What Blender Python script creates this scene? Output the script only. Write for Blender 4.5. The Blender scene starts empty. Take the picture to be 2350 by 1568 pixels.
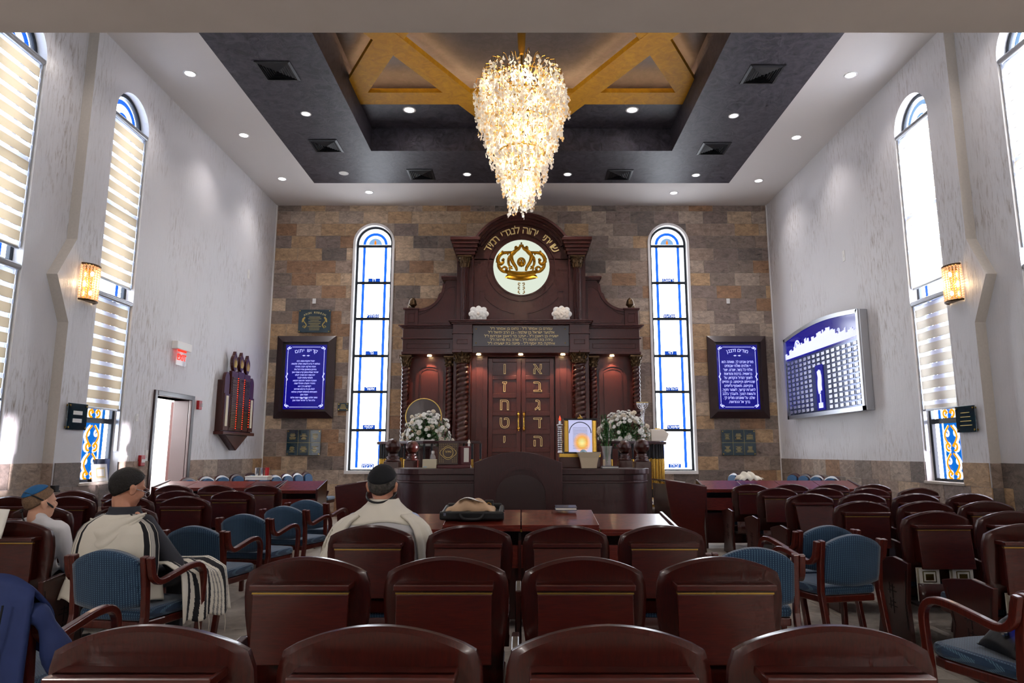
import bpy, bmesh, math, random
from mathutils import Vector, Matrix, Euler, geometry
PI = math.pi
random.seed(7)
SC = bpy.context.scene
TS = bpy.data.scenes.new('shaping')
COL = SC.collection

# ---------------------------------------------------------------- camera
cam = bpy.data.cameras.new('camera'); camo = bpy.data.objects.new('camera', cam); COL.objects.link(camo)
F_PX = 1567.0; PITCH = math.atan2(1039-784, F_PX)
cam.sensor_width = 36.0; cam.lens = 36.0*F_PX/2350.0; cam.shift_x = -(1197-1175)/2350.0
cam.clip_end = 80; cam.clip_start = 0.05
camo.location = (0, 0, 1.40); camo.rotation_euler = (PI/2+PITCH, 0, 0)
SC.camera = camo

# ---------------------------------------------------------------- world, exposure, large lights
SC.view_settings.view_transform = 'Standard'; SC.view_settings.look = 'None'
SC.view_settings.gamma = 1.0; SC.view_settings.use_curve_mapping = False
SC.view_settings.exposure = 1.25
SC.cycles.use_adaptive_sampling = True; SC.cycles.adaptive_threshold = 0.045; SC.cycles.adaptive_min_samples = 12
SC.cycles.max_bounces = 6; SC.cycles.diffuse_bounces = 3; SC.cycles.glossy_bounces = 3
SC.cycles.transmission_bounces = 4; SC.cycles.transparent_max_bounces = 8
SC.cycles.sample_clamp_indirect = 4.0; SC.cycles.caustics_reflective = False; SC.cycles.caustics_refractive = False
w = bpy.data.worlds.new('daylight'); SC.world = w; w.use_nodes = True
bg = w.node_tree.nodes['Background']; bg.inputs[0].default_value = (0.75, 0.87, 1.0, 1); bg.inputs[1].default_value = 0.35

def area(name, loc, rot, sx, sy, power, color, spread=180):
    l = bpy.data.lights.new(name, 'AREA'); l.shape = 'RECTANGLE'; l.size = sx; l.size_y = sy
    l.energy = power; l.color = color; l.spread = math.radians(spread)
    o = bpy.data.objects.new(name, l); COL.objects.link(o); o.location = loc; o.rotation_euler = rot
    return o
def spot(name, loc, power, color, angle=100, blend=.6, r=.06, rot=(0, 0, 0)):
    l = bpy.data.lights.new(name, 'SPOT'); l.energy = power; l.color = color; l.spot_size = math.radians(angle)
    l.spot_blend = blend; l.shadow_soft_size = r
    o = bpy.data.objects.new(name, l); COL.objects.link(o); o.location = loc; o.rotation_euler = rot
    return o
def point(name, loc, power, color, r=.05):
    l = bpy.data.lights.new(name, 'POINT'); l.energy = power; l.color = color; l.shadow_soft_size = r
    o = bpy.data.objects.new(name, l); COL.objects.link(o); o.location = loc
    return o
WIN_GLOW_L, WIN_GLOW_R, WIN_GLOW_B = 4.8, 16.0, 4.6
DOWN_W, DOWN_DARK = 30.0, 48.0
CHAND_W = 3.8
# low morning sun through the clear lower sashes of the right-hand windows
sun = bpy.data.lights.new('sun', 'SUN'); sun.energy = 14.0; sun.angle = math.radians(1.2); sun.color = (1.0, .93, .82)
suno = bpy.data.objects.new('sun', sun); COL.objects.link(suno)
suno.rotation_euler = Vector((-1.0, 0.018, -0.004)).to_track_quat('-Z', 'Y').to_euler()
# added unseen fill light from the gallery side, behind the camera
area('gallery_fill', (0, -1.6, 5.6), (math.radians(80), 0, 0), 8.0, 2.6, 75.0, (.86, .92, 1.0))
for _x in (-3.2, 3.2): point('soffit_fill', (_x, -1.2, 2.35), 52.0, (1.0, .95, .9), .15)  # added points brighten the slab's underside; no fixtures stand here
area('hall_fill_behind', (0, -0.6, 3.0), (math.radians(12), 0, 0), 7.0, 2.0, 8.0, (1.0, .95, .88))  # added unseen fill under the slab, behind the camera

# ---------------------------------------------------------------- helpers
def lin(h):
    h = h.lstrip('#'); c = [int(h[i:i+2], 16)/255 for i in (0, 2, 4)]
    return tuple(x/12.92 if x <= .04045 else ((x+.055)/1.055)**2.4 for x in c) + (1,)
def at(px, py, Y):
    """world X, Z of a picture point on the plane at depth Y"""
    x = px-1197.0; y = 784.0-py
    d = Vector((x, F_PX*math.cos(PITCH)-y*math.sin(PITCH), F_PX*math.sin(PITCH)+y*math.cos(PITCH)))
    t = Y/d.y
    return d.x*t, 1.40+d.z*t
MATS = {}
def nt(name):
    m = bpy.data.materials.new(name); m.use_nodes = True; MATS[name] = m
    return m, m.node_tree.nodes, m.node_tree.links, m.node_tree.nodes['Principled BSDF']
def N(n, t, **k):
    x = n.new(t)
    for a, b in k.items(): setattr(x, a, b)
    return x
def coords(n, l, scale=(1, 1, 1), kind='Object'):
    tc = N(n, 'ShaderNodeTexCoord'); mp = N(n, 'ShaderNodeMapping'); mp.inputs['Scale'].default_value = scale
    l.new(tc.outputs[kind], mp.inputs['Vector']); return mp.outputs['Vector']
def plain(name, col, rough=.5, metal=0, spec=.5, coat=0, emit=None, es=0, alpha=1, trans=0, noise=0, nscale=20, bump=0):
    m, n, l, b = nt(name); c = lin(col) if isinstance(col, str) else col
    b.inputs['Base Color'].default_value = c; b.inputs['Roughness'].default_value = rough
    b.inputs['Metallic'].default_value = metal; b.inputs['Specular IOR Level'].default_value = spec
    b.inputs['Coat Weight'].default_value = coat; b.inputs['Coat Roughness'].default_value = .12
    b.inputs['Alpha'].default_value = alpha; b.inputs['Transmission Weight'].default_value = trans
    if emit: b.inputs['Emission Color'].default_value = lin(emit) if isinstance(emit, str) else emit; b.inputs['Emission Strength'].default_value = es
    if noise or bump:
        v = coords(n, l); t = N(n, 'ShaderNodeTexNoise'); t.inputs['Scale'].default_value = nscale; t.inputs['Detail'].default_value = 4
        l.new(v, t.inputs['Vector'])
        if noise:
            r = N(n, 'ShaderNodeValToRGB'); r.color_ramp.elements[0].position = .3; r.color_ramp.elements[1].position = .7
            r.color_ramp.elements[0].color = [x*(1-noise) for x in c[:3]]+[1]; r.color_ramp.elements[1].color = [min(1, x*(1+noise)) for x in c[:3]]+[1]
            l.new(t.outputs['Fac'], r.inputs['Fac']); l.new(r.outputs['Color'], b.inputs['Base Color'])
        if bump:
            bp = N(n, 'ShaderNodeBump'); bp.inputs['Strength'].default_value = bump; bp.inputs['Distance'].default_value = .01
            l.new(t.outputs['Fac'], bp.inputs['Height']); l.new(bp.outputs['Normal'], b.inputs['Normal'])
    return m
def wood(name, dark, light, rough=.32, coat=.35, horiz=False):
    m, n, l, b = nt(name)
    v = coords(n, l, (5, 5, 60) if horiz else (60, 60, 4)); t = N(n, 'ShaderNodeTexNoise')
    t.inputs['Scale'].default_value = 3.0; t.inputs['Detail'].default_value = 5; t.inputs['Distortion'].default_value = .6
    l.new(v, t.inputs['Vector'])
    r = N(n, 'ShaderNodeValToRGB'); r.color_ramp.elements[0].position = .3; r.color_ramp.elements[1].position = .75
    r.color_ramp.elements[0].color = lin(dark); r.color_ramp.elements[1].color = lin(light)
    l.new(t.outputs['Fac'], r.inputs['Fac']); l.new(r.outputs['Color'], b.inputs['Base Color'])
    b.inputs['Roughness'].default_value = rough; b.inputs['Coat Weight'].default_value = coat; b.inputs['Coat Roughness'].default_value = .15
    b.inputs['Specular IOR Level'].default_value = .4
    return m
# woods
wood('mahogany_chair', '#2c0b07', '#43110a', .3, .25); wood('mahogany_lid', '#370e08', '#50170d', .3, .3, True)
wood('mahogany_ark', '#360f0a', '#521b13', .4, .2); wood('mahogany_bimah', '#280b0f', '#401517', .35, .18)
wood('mahogany_desk', '#4f1710', '#7f2d1e', .3, .3, True); wood('cherry_arm', '#3f120b', '#642014', .3, .3)
wood('mahogany_pale', '#9a6458', '#b87e70', .35, .3, True)
plain('brass_line', '#a8873f', .35, .8); plain('brass', '#c9a24a', .25, 1); plain('gold_paint', '#d8b866', .4, .6)
plain('gold_letter', '#e3c98a', .5, .2, emit='#e3c98a', es=.05); plain('bronze', '#5a4630', .35, .9, bump=.6, nscale=30)  # gold letters get a faint added glow to read brighter
plain('black_metal', '#16161a', .4, .3); plain('dark_frame', '#1b2128', .4, .3); plain('black_leather', '#141416', .5, bump=.2)
plain('chrome', '#c8ccd2', .15, 1); plain('aluminium', '#b9bcc2', .3, .9); plain('silver', '#d5d5da', .25, 1, bump=.6, nscale=60)
plain('white_paint', '#e9e6e4', .5); plain('white_plastic', '#eceae6', .4); plain('paper', '#f2efe6', .8); plain('cream_card', '#d8cdb2', .7)
plain('teal_plate', '#082f3c', .12, 0, .6, coat=.6); plain('clear_acrylic', '#dfeeee', .05, alpha=.25); plain('red_plastic', '#a8141c', .35)
plain('navy_book', '#1c2b4a', .4, coat=.2); plain('black_mesh', '#0e1013', .8, bump=.5, nscale=200); plain('dark_gap', '#1a0c0a', .8)
plain('skin', '#c98f73', .55, noise=.08, nscale=8); plain('skin_pale', '#dba78a', .55, noise=.06, nscale=8)
plain('hair_black', '#17120f', .6, bump=.8, nscale=120); plain('hair_grey', '#4b4641', .7, noise=.5, nscale=60, bump=.8); plain('hair_short', '#7b6048', .8, noise=.3, nscale=120)
plain('kippah_black', '#0d0e14', .85); plain('kippah_blue', '#1d5f92', .8); plain('kippah_brown', '#4a4038', .8)
plain('shirt_charcoal', '#32343c', .8, noise=.15, nscale=6); plain('shirt_blue', '#a9b7d6', .8, noise=.1, nscale=10); plain('trousers', '#2a2c33', .85); plain('shirt_white', '#e3e2e4', .8)
plain('wool_satin', '#cfced2', .6, noise=.05, nscale=5, bump=.1); plain('wool_cream', '#e2dccd', .85, noise=.05, nscale=5, bump=.12); plain('wool_grey', '#8c8a86', .85); plain('wool_black', '#14151c', .85)
plain('jacket_navy', '#1c2f63', .75, noise=.18, nscale=4, bump=.1); plain('film_clear', '#ffffff', .05, alpha=.10); plain('glass_clear', '#ffffff', .03, alpha=.22); plain('leaf_green', '#2f5a25', .5, noise=.4, nscale=15)
plain('petal_white', '#f4f3ee', .7); plain('petal_cream', '#f8eedf', .7); plain('stone_light', '#b8aea2', .5, noise=.15, nscale=10)
plain('grey_soffit', '#cdc5c0', .9, noise=.04, nscale=3); plain('lamp_red', '#ff3010', .4, emit='#ff3a18', es=.9); plain('vent_black', '#121115', .45)
plain('tan_cloth', '#c8a684', .8, noise=.1, nscale=8); plain('plastic_bag', '#d6dade', .2, alpha=.5); plain('basket_beige', '#d9c8ab', .6)
plain('mask_blue', '#9fc4dc', .7); plain('burgundy', '#5a0d1c', .4); plain('maroon_frame', '#2c1214', .35, coat=.3); plain('walnut_book', '#3b241c', .4, coat=.2)
# light sources, and a glowing glint for the bag's buckle
def glow(name, col, s):
    m, n, l, b = nt(name); e = N(n, 'ShaderNodeEmission'); e.inputs[0].default_value = lin(col); e.inputs[1].default_value = s
    l.new(e.outputs[0], n['Material Output'].inputs[0]); return m
glow('lamp_white', '#fff6ff', 14); glow('lamp_warm', '#ffdca0', 18); glow('led_warm', '#ffd0a0', 6.5); glow('blue_glint', '#2a3cff', 1.4)
glow('exit_red', '#ff2a1c', 1.2); glow('bulb_warm', '#ffe9c4', 12); glow('disc_backlit', '#eaf4e2', .38)
# glass: backlit by the sky, lets the sun through
def glass(name, col, s, clear=.0):
    m, n, l, b = nt(name); e = N(n, 'ShaderNodeEmission'); e.inputs[0].default_value = lin(col); e.inputs[1].default_value = s
    g = N(n, 'ShaderNodeBsdfGlossy'); g.inputs['Roughness'].default_value = .1; t = N(n, 'ShaderNodeBsdfTransparent'); t.inputs[0].default_value = lin(col)
    mx = N(n, 'ShaderNodeMixShader'); mx.inputs[0].default_value = .04; l.new(e.outputs[0], mx.inputs[1]); l.new(g.outputs[0], mx.inputs[2])
    t.inputs[0].default_value = [x*clear for x in lin(col)[:3]]+[1]; mx2 = N(n, 'ShaderNodeAddShader'); l.new(mx.outputs[0], mx2.inputs[0]); l.new(t.outputs[0], mx2.inputs[1])
    l.new(mx2.outputs[0], n['Material Output'].inputs[0]); return m
glass('glass_milk_back', '#f2f8ff', WIN_GLOW_B); glass('glass_blue', '#1d63d8', .62, .1); glass('glass_deep_blue', '#0d4fb8', .40, .2)
glass('glass_milk_left', '#dde9ff', WIN_GLOW_L); glass('glass_milk_right', '#e4ecff', WIN_GLOW_R, .0); glass('glass_clear_right', '#f6f4ff', 3.2, .9); glass('glass_gold', '#f5a616', .5); glass('glass_pale_blue', '#8fbdf0', .42)
glass('glass_flame', '#ff8a1e', .5); glass('glass_white', '#ffffff', .8)
glass('glass_clear_left', '#eaf2ff', WIN_GLOW_L, .3); glass('glass_teal', '#1070c0', .42, .2)
def shade(name, col, trans):
    m, n, l, b = nt(name); d = N(n, 'ShaderNodeBsdfDiffuse'); d.inputs[0].default_value = lin(col)
    t = N(n, 'ShaderNodeBsdfTranslucent'); t.inputs[0].default_value = lin(col); mx = N(n, 'ShaderNodeMixShader'); mx.inputs[0].default_value = trans
    l.new(d.outputs[0], mx.inputs[1]); l.new(t.outputs[0], mx.inputs[2]); l.new(mx.outputs[0], n['Material Output'].inputs[0]); return m
shade('blind_cream', '#e8dcc6', .36); shade('blind_cream_sunlit', '#efe6d6', .6); shade('blind_cream_halflit', '#eee9de', .34); shade('blind_sheer', '#f4f6fa', .52); shade('shell', '#fffaf2', .5); shade('shell_amber', '#f6d49a', .5)  # two paler creams put the sun side's stronger light into the cloth
# upholstery: blue cloth woven with pale dashes
def fabric():
    m, n, l, b = nt('blue_weave'); tc = N(n, 'ShaderNodeTexCoord'); sp = N(n, 'ShaderNodeSeparateXYZ'); l.new(tc.outputs['Object'], sp.inputs[0])
    def math_(op, a, c):
        x = N(n, 'ShaderNodeMath', operation=op)
        for i, q in enumerate((a, c)):
            if isinstance(q, (int, float)): x.inputs[i].default_value = q
            else: l.new(q, x.inputs[i])
        return x.outputs[0]
    yz = math_('SUBTRACT', sp.outputs['Y'], sp.outputs['Z'])
    a = math_('LESS_THAN', math_('FRACT', math_('MULTIPLY', sp.outputs['X'], 62.0), 0), .34)
    c = math_('LESS_THAN', math_('FRACT', math_('MULTIPLY', yz, 70.0), 0), .62)
    k = math_('MULTIPLY', a, c)
    mx = N(n, 'ShaderNodeMix', data_type='RGBA'); mx.inputs['A'].default_value = lin('#0e3454'); mx.inputs['B'].default_value = lin('#4f7288')
    l.new(k, mx.inputs['Factor']); l.new(mx.outputs['Result'], b.inputs['Base Color']); b.inputs['Roughness'].default_value = .8
    b.inputs['Sheen Weight'].default_value = .3
fabric()
plain('blue_velvet', '#174a72', .7)
# wall and ceiling finishes
def streak(name, base, mark):
    m, n, l, b = nt(name); v = coords(n, l, (5.5, 5.5, .8)); t = N(n, 'ShaderNodeTexNoise'); t.inputs['Distortion'].default_value = .5; t.inputs['Scale'].default_value = 5.0; t.inputs['Detail'].default_value = 7
    t.inputs['Roughness'].default_value = .68; l.new(v, t.inputs['Vector'])
    v2 = coords(n, l, (.5, .5, .35)); t2 = N(n, 'ShaderNodeTexNoise'); t2.inputs['Scale'].default_value = 1.6; l.new(v2, t2.inputs['Vector'])
    r = N(n, 'ShaderNodeValToRGB'); r.color_ramp.elements[0].position = .50; r.color_ramp.elements[1].position = .68
    r.color_ramp.elements[0].color = (0, 0, 0, 1); r.color_ramp.elements[1].color = (1, 1, 1, 1); l.new(t.outputs['Fac'], r.inputs['Fac'])
    r2 = N(n, 'ShaderNodeValToRGB'); r2.color_ramp.elements[0].position = .44; r2.color_ramp.elements[1].position = .64; l.new(t2.outputs['Fac'], r2.inputs['Fac'])
    mu = N(n, 'ShaderNodeMath', operation='MULTIPLY'); l.new(r.outputs['Color'], mu.inputs[0]); l.new(r2.outputs['Color'], mu.inputs[1])
    mx = N(n, 'ShaderNodeMix', data_type='RGBA'); mx.inputs['A'].default_value = lin(base); mx.inputs['B'].default_value = lin(mark)
    l.new(mu.outputs[0], mx.inputs['Factor']); l.new(mx.outputs['Result'], b.inputs['Base Color']); b.inputs['Roughness'].default_value = .42
    bp = N(n, 'ShaderNodeBump'); bp.inputs['Strength'].default_value = .35; bp.inputs['Distance'].default_value = .02; l.new(t.outputs['Fac'], bp.inputs['Height']); l.new(bp.outputs['Normal'], b.inputs['Normal'])
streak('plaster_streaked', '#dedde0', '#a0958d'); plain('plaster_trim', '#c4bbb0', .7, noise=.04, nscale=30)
plain('ceiling_white', '#d6d0cd', .85)
def venetian(name, a, c, rough=.38, spec=.5, metal=0, bs=.25):
    m, n, l, b = nt(name); v = coords(n, l, (1, 1, 1)); t = N(n, 'ShaderNodeTexNoise'); t.inputs['Scale'].default_value = 5; t.inputs['Detail'].default_value = 8
    t.inputs['Roughness'].default_value = .7; t.inputs['Distortion'].default_value = 1.6; l.new(v, t.inputs['Vector'])
    r = N(n, 'ShaderNodeValToRGB'); r.color_ramp.elements[0].position = .35; r.color_ramp.elements[1].position = .68
    r.color_ramp.elements[0].color = lin(a); r.color_ramp.elements[1].color = lin(c); l.new(t.outputs['Fac'], r.inputs['Fac'])
    l.new(r.outputs['Color'], b.inputs['Base Color']); b.inputs['Roughness'].default_value = rough; b.inputs['Metallic'].default_value = metal
    bp = N(n, 'ShaderNodeBump'); bp.inputs['Strength'].default_value = bs; bp.inputs['Distance'].default_value = .01; l.new(t.outputs['Fac'], bp.inputs['Height']); l.new(bp.outputs['Normal'], b.inputs['Normal'])
venetian('plaster_dark', '#211e25', '#4b4650', .5, bs=.5); venetian('gold_leaf', '#b07800', '#cf9600', .65, metal=0); venetian('plaster_cove', '#1c1a1e', '#352f34', .5)
# stone tiles in eight shades
STONE = ['#8d7a6c', '#7a6c62', '#a08465', '#695e57', '#99897b', '#8a6a50', '#7a6b63', '#a8927a']
for i, c in enumerate(STONE):
    m, n, l, b = nt('stone_%s' % 'abcdefgh'[i]); cc = lin(c)
    v = coords(n, l, (1, 1, 1)); v.node.inputs['Rotation'].default_value = (0, .6, 0); v.node.inputs['Scale'].default_value = (.9, 1, 1.5); oi = N(n, 'ShaderNodeObjectInfo'); ad = N(n, 'ShaderNodeVectorMath', operation='ADD'); l.new(v, ad.inputs[0]); l.new(oi.outputs['Location'], ad.inputs[1])
    t = N(n, 'ShaderNodeTexNoise'); t.inputs['Scale'].default_value = 9; t.inputs['Detail'].default_value = 9; t.inputs['Roughness'].default_value = .75; t.inputs['Distortion'].default_value = .6
    l.new(ad.outputs[0], t.inputs['Vector']); r = N(n, 'ShaderNodeValToRGB'); r.color_ramp.elements[0].position = .3; r.color_ramp.elements[1].position = .72
    r.color_ramp.elements[0].color = [x*.66 for x in cc[:3]]+[1]; r.color_ramp.elements[1].color = [min(1, x*2.1) for x in cc[:3]]+[1]
    l.new(t.outputs['Fac'], r.inputs['Fac']); l.new(r.outputs['Color'], b.inputs['Base Color']); b.inputs['Roughness'].default_value = .5
    bp = N(n, 'ShaderNodeBump'); bp.inputs['Strength'].default_value = .9; bp.inputs['Distance'].default_value = .02; l.new(t.outputs['Fac'], bp.inputs['Height']); l.new(bp.outputs['Normal'], b.inputs['Normal'])
STONES = ['stone_%s' % x for x in 'abcdefgh']
plain('grout', '#b3a898', .9); venetian('floor_tile_a', '#a69d92', '#cfc7bb', .3, bs=.05); venetian('floor_tile_b', '#968d83', '#bfb6aa', .3, bs=.05)

# ---------------------------------------------------------------- mesh builder
class MB:
    def __init__(s): s.v = []; s.f = []; s.m = []; s.mats = []
    def mi(s, mat):
        if mat not in s.mats: s.mats.append(mat)
        return s.mats.index(mat)
    def add(s, vs, fs, mat):
        b = len(s.v); k = s.mi(mat); s.v += [tuple(x) for x in vs]; s.f += [tuple(b+i for i in f) for f in fs]; s.m += [k]*len(fs); return s
    def box(s, x0, x1, y0, y1, z0, z1, mat):
        vs = [(x, y, z) for z in (z0, z1) for y in (y0, y1) for x in (x0, x1)]
        return s.add(vs, [(0, 2, 3, 1), (4, 5, 7, 6), (0, 1, 5, 4), (2, 6, 7, 3), (0, 4, 6, 2), (1, 3, 7, 5)], mat)
    def prism(s, poly, a, b, mat, ax='y'):
        """polygon in (x,z) pushed along y from a to b (ax='y'), (y,z) along x (ax='x'), or (x,y) along z (ax='z')"""
        n = len(poly)
        def p(u, v, t): return (u, t, v) if ax == 'y' else ((t, u, v) if ax == 'x' else (u, v, t))
        vs = [p(u, v, a) for u, v in poly]+[p(u, v, b) for u, v in poly]
        return s.add(vs, [tuple(range(n))[::-1], tuple(range(n, 2*n))]+[(i, (i+1) % n, n+(i+1) % n, n+i) for i in range(n)], mat)
    def lathe(s, prof, c, mat, n=16, ax='z', arc=2*PI):
        full = abs(arc-2*PI) < 1e-6; m = n if full else n+1; vs = []
        for r, h in prof:
            for i in range(m):
                a = arc*i/n; x, y = r*math.cos(a), r*math.sin(a)
                vs.append((c[0]+x, c[1]+y, c[2]+h) if ax == 'z' else ((c[0]+x, c[1]+h, c[2]+y) if ax == 'y' else (c[0]+h, c[1]+x, c[2]+y)))
        fs = []
        for j in range(len(prof)-1):
            for i in range(n):
                k = (i+1) % m; fs.append((j*m+i, j*m+k, (j+1)*m+k, (j+1)*m+i))
        if full:
            if prof[0][0] > 1e-5: fs.append(tuple(range(m))[::-1])
            if prof[-1][0] > 1e-5: fs.append(tuple((len(prof)-1)*m+i for i in range(m)))
        return s.add(vs, fs, mat)
    def ball(s, c, r, mat, n=12, sc=(1, 1, 1)):
        k = max(5, n//2+1); pr = []
        vs = []; fs = []
        for j in range(k+1):
            a = PI*j/k
            for i in range(n):
                b = 2*PI*i/n; vs.append((c[0]+r*sc[0]*math.sin(a)*math.cos(b), c[1]+r*sc[1]*math.sin(a)*math.sin(b), c[2]+r*sc[2]*math.cos(a)))
        for j in range(k):
            for i in range(n): fs.append((j*n+i, (j+1)*n+i, (j+1)*n+(i+1) % n, j*n+(i+1) % n))
        return s.add(vs, fs, mat)
    def tube(s, path, r, mat, n=8, cap=True, up=None, w=None):
        """tube or (with w) rectangular bar along a path; r a number or one per point"""
        P = [Vector(p) for p in path]; vs = []; m = 4 if w else n; pu = None
        for i, p in enumerate(P):
            t = (P[min(i+1, len(P)-1)]-P[max(i-1, 0)]).normalized()
            if up: u = Vector(up)
            elif pu is not None: u = pu
            else: u = Vector((0, 0, 1)) if abs(t.z) < .9 else Vector((1, 0, 0))
            a = t.cross(u)
            if a.length < 1e-6: a = t.cross(Vector((0, 1, 0.01)))
            a.normalize(); b = a.cross(t).normalized(); pu = b
            rr = r[i] if isinstance(r, (list, tuple)) else r
            if w: q = [(-w/2, -rr), (w/2, -rr), (w/2, rr), (-w/2, rr)]
            else: q = [(rr*math.cos(2*PI*k/n), rr*math.sin(2*PI*k/n)) for k in range(n)]
            vs += [p+a*x+b*y for x, y in q]
        fs = [(i*m+k, i*m+(k+1) % m, (i+1)*m+(k+1) % m, (i+1)*m+k) for i in range(len(P)-1) for k in range(m)]
        if cap: fs += [tuple(range(m))[::-1], tuple((len(P)-1)*m+k for k in range(m))]
        return s.add(vs, fs, mat)
    def grid(s, fn, nu, nv, mat, matfn=None):
        vs = [fn(i/nu, j/nv) for j in range(nv+1) for i in range(nu+1)]; b = len(s.v); s.v += [tuple(v) for v in vs]
        for j in range(nv):
            for i in range(nu):
                a = b+j*(nu+1)+i; s.f.append((a, a+1, a+nu+2, a+nu+1)); s.m.append(s.mi(matfn((i+.5)/nu, (j+.5)/nv) if matfn else mat))
        return s
    def build(s, name, parent=None, loc=(0, 0, 0), rot=(0, 0, 0), smooth=False, bevel=0, solid=0, sub=0):
        me = bpy.data.meshes.new(name); me.from_pydata(s.v, [], s.f)
        for m in s.mats: me.materials.append(MATS[m])
        me.polygons.foreach_set('material_index', s.m)
        bm = bmesh.new(); bm.from_mesh(me); bmesh.ops.recalc_face_normals(bm, faces=bm.faces); bm.to_mesh(me); bm.free()
        if smooth: me.polygons.foreach_set('use_smooth', [True]*len(me.polygons))
        o = bpy.data.objects.new(name, me); COL.objects.link(o); o.location = loc; o.rotation_euler = rot
        if parent: o.parent = parent
        if smooth == 'auto': me.set_sharp_from_angle(angle=math.radians(40))
        if solid: q = o.modifiers.new('s', 'SOLIDIFY'); q.thickness = solid; q.offset = 0
        if bevel: q = o.modifiers.new('b', 'BEVEL'); q.width = bevel; q.segments = 2; q.limit_method = 'ANGLE'
        if sub: q = o.modifiers.new('u', 'SUBSURF'); q.levels = sub; q.render_levels = sub
        return o
def tag(o, label=None, cat=None, group=None, kind=None):
    if label: o['label'] = label
    if cat: o['category'] = cat
    if group: o['group'] = group
    if kind: o['kind'] = kind
    return o
def thing(name, label, cat, loc=(0, 0, 0), rz=0, group=None):
    o = bpy.data.objects.new(name, None); COL.objects.link(o); o.location = loc; o.rotation_euler = (0, 0, rz); o.empty_display_size = .1
    return tag(o, label, cat, group)
def setting(name, loc=(0, 0, 0), rz=0):
    o = bpy.data.objects.new(name, None); COL.objects.link(o); o.location = loc; o.rotation_euler = (0, 0, rz); o['kind'] = 'structure'; return o
KIDS = {}
def copy_tree(o, parent=None):
    c = o.copy(); COL.objects.link(c)
    if parent: c.parent = parent
    for ch in o.children: copy_tree(ch, c)
    return c
def arc(cx, cz, r, a0, a1, n, ry=None):
    return [(cx+r*math.cos(math.radians(a0+(a1-a0)*i/n)), cz+(ry or r)*math.sin(math.radians(a0+(a1-a0)*i/n))) for i in range(n+1)]
def evaluated(o):
    TS.collection.objects.link(o)
    with bpy.context.temp_override(scene=TS, view_layer=TS.view_layers[0]):
        dg = bpy.context.evaluated_depsgraph_get(); return bpy.data.meshes.new_from_object(o.evaluated_get(dg))
def text(s, size, mat, name='lettering', parent=None, loc=(0, 0, 0), rot=(PI/2, 0, 0), ext=.002, align='CENTER', rtl=False, lsp=1.0, sx=1.0, res=2, off=0.0):
    """flat lettering: every contour of the glyphs is filled by itself, so overlapping strokes stay solid"""
    if rtl: s = '\n'.join(x[::-1] for x in s.split('\n'))
    c = bpy.data.curves.new('t', 'FONT'); c.body = s; c.size = size; c.align_x = align; c.align_y = 'CENTER'; c.resolution_u = res; c.space_line = lsp; c.fill_mode = 'NONE'; c.offset = off
    o = bpy.data.objects.new('t', c); src = evaluated(o); bpy.data.objects.remove(o)
    loops = []; cur = []; prev = None; ends = {}
    for e in src.edges: ends.setdefault(e.vertices[0], []).append(e.vertices[1]); ends.setdefault(e.vertices[1], []).append(e.vertices[0])
    seen = set()
    for v0 in range(len(src.vertices)):
        if v0 in seen or v0 not in ends: continue
        L = [v0]; seen.add(v0); nx = [q for q in ends[v0] if q == v0+1] or ends[v0]; v = nx[0]
        while v not in seen: L.append(v); seen.add(v); q = [k for k in ends[v] if k not in seen]; v = q[0] if q else v
        if len(L) > 2: loops.append([src.vertices[i].co.copy() for i in L])
    def sarea(L): return sum(L[i].x*L[(i+1) % len(L)].y-L[(i+1) % len(L)].x*L[i].y for i in range(len(L)))/2
    def inside(p, L):
        k = False
        for i in range(len(L)):
            a_, b_ = L[i], L[(i+1) % len(L)]
            if (a_.y > p.y) != (b_.y > p.y) and p.x < (b_.x-a_.x)*(p.y-a_.y)/(b_.y-a_.y)+a_.x: k = not k
        return k
    ar = [sarea(L) for L in loops]; par = {}
    for i, x in enumerate(ar):
        cand = [j for j, y in enumerate(ar) if j != i and y*x < 0 and abs(y) > abs(x) and inside(loops[i][0], loops[j])]
        if cand: par[i] = min(cand, key=lambda j: abs(ar[j]))
    outer = [i for i in range(len(loops)) if i not in par]; holes = {i: [] for i in outer}
    for i, j in par.items():
        if j in holes: holes[j].append(i)
    if off:
        for i, L in enumerate(loops):
            sg = (1 if ar[i] > 0 else -1)*(-1 if i in par else 1); P = [v.copy() for v in L]
            for q in range(len(P)):
                a_, b_, c_ = P[q-1], P[q], P[(q+1) % len(P)]; d1 = (b_-a_); d2 = (c_-b_)
                if d1.length < 1e-7 or d2.length < 1e-7: continue
                d1.normalize(); d2.normalize(); n1 = Vector((d1.y, -d1.x, 0))*sg; n2 = Vector((d2.y, -d2.x, 0))*sg; k_ = (n1+n2)
                if k_.length < .2: continue
                k_.normalize(); L[q] = b_+k_*off/max(.5, k_.dot(n1))
    m = MB()
    for i in outer:
        ls = [loops[i]]+[loops[j] for j in holes[i]]; vs = [v for L in ls for v in L]
        try: tr = geometry.tessellate_polygon(ls)
        except Exception: continue
        n = len(vs); fs = [tuple(t) for t in tr]; k = 0
        for L in ls:
            for q in range(len(L)): fs.append((k+q, k+(q+1) % len(L), n+k+(q+1) % len(L), n+k+q))
            k += len(L)
        m.add([(v.x, v.y, ext) for v in vs]+[(v.x, v.y, -ext) for v in vs], fs, mat)
    r = m.build(name, parent, loc, rot); r.scale = (sx, 1, 1); return r
ORD = ['first', 'second', 'third', 'fourth', 'fifth', 'sixth', 'seventh', 'eighth', 'ninth', 'tenth', 'eleventh', 'twelfth', 'thirteenth', 'fourteenth', 'fifteenth', 'sixteenth', 'seventeenth', 'eighteenth', 'nineteenth', 'twentieth']
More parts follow.
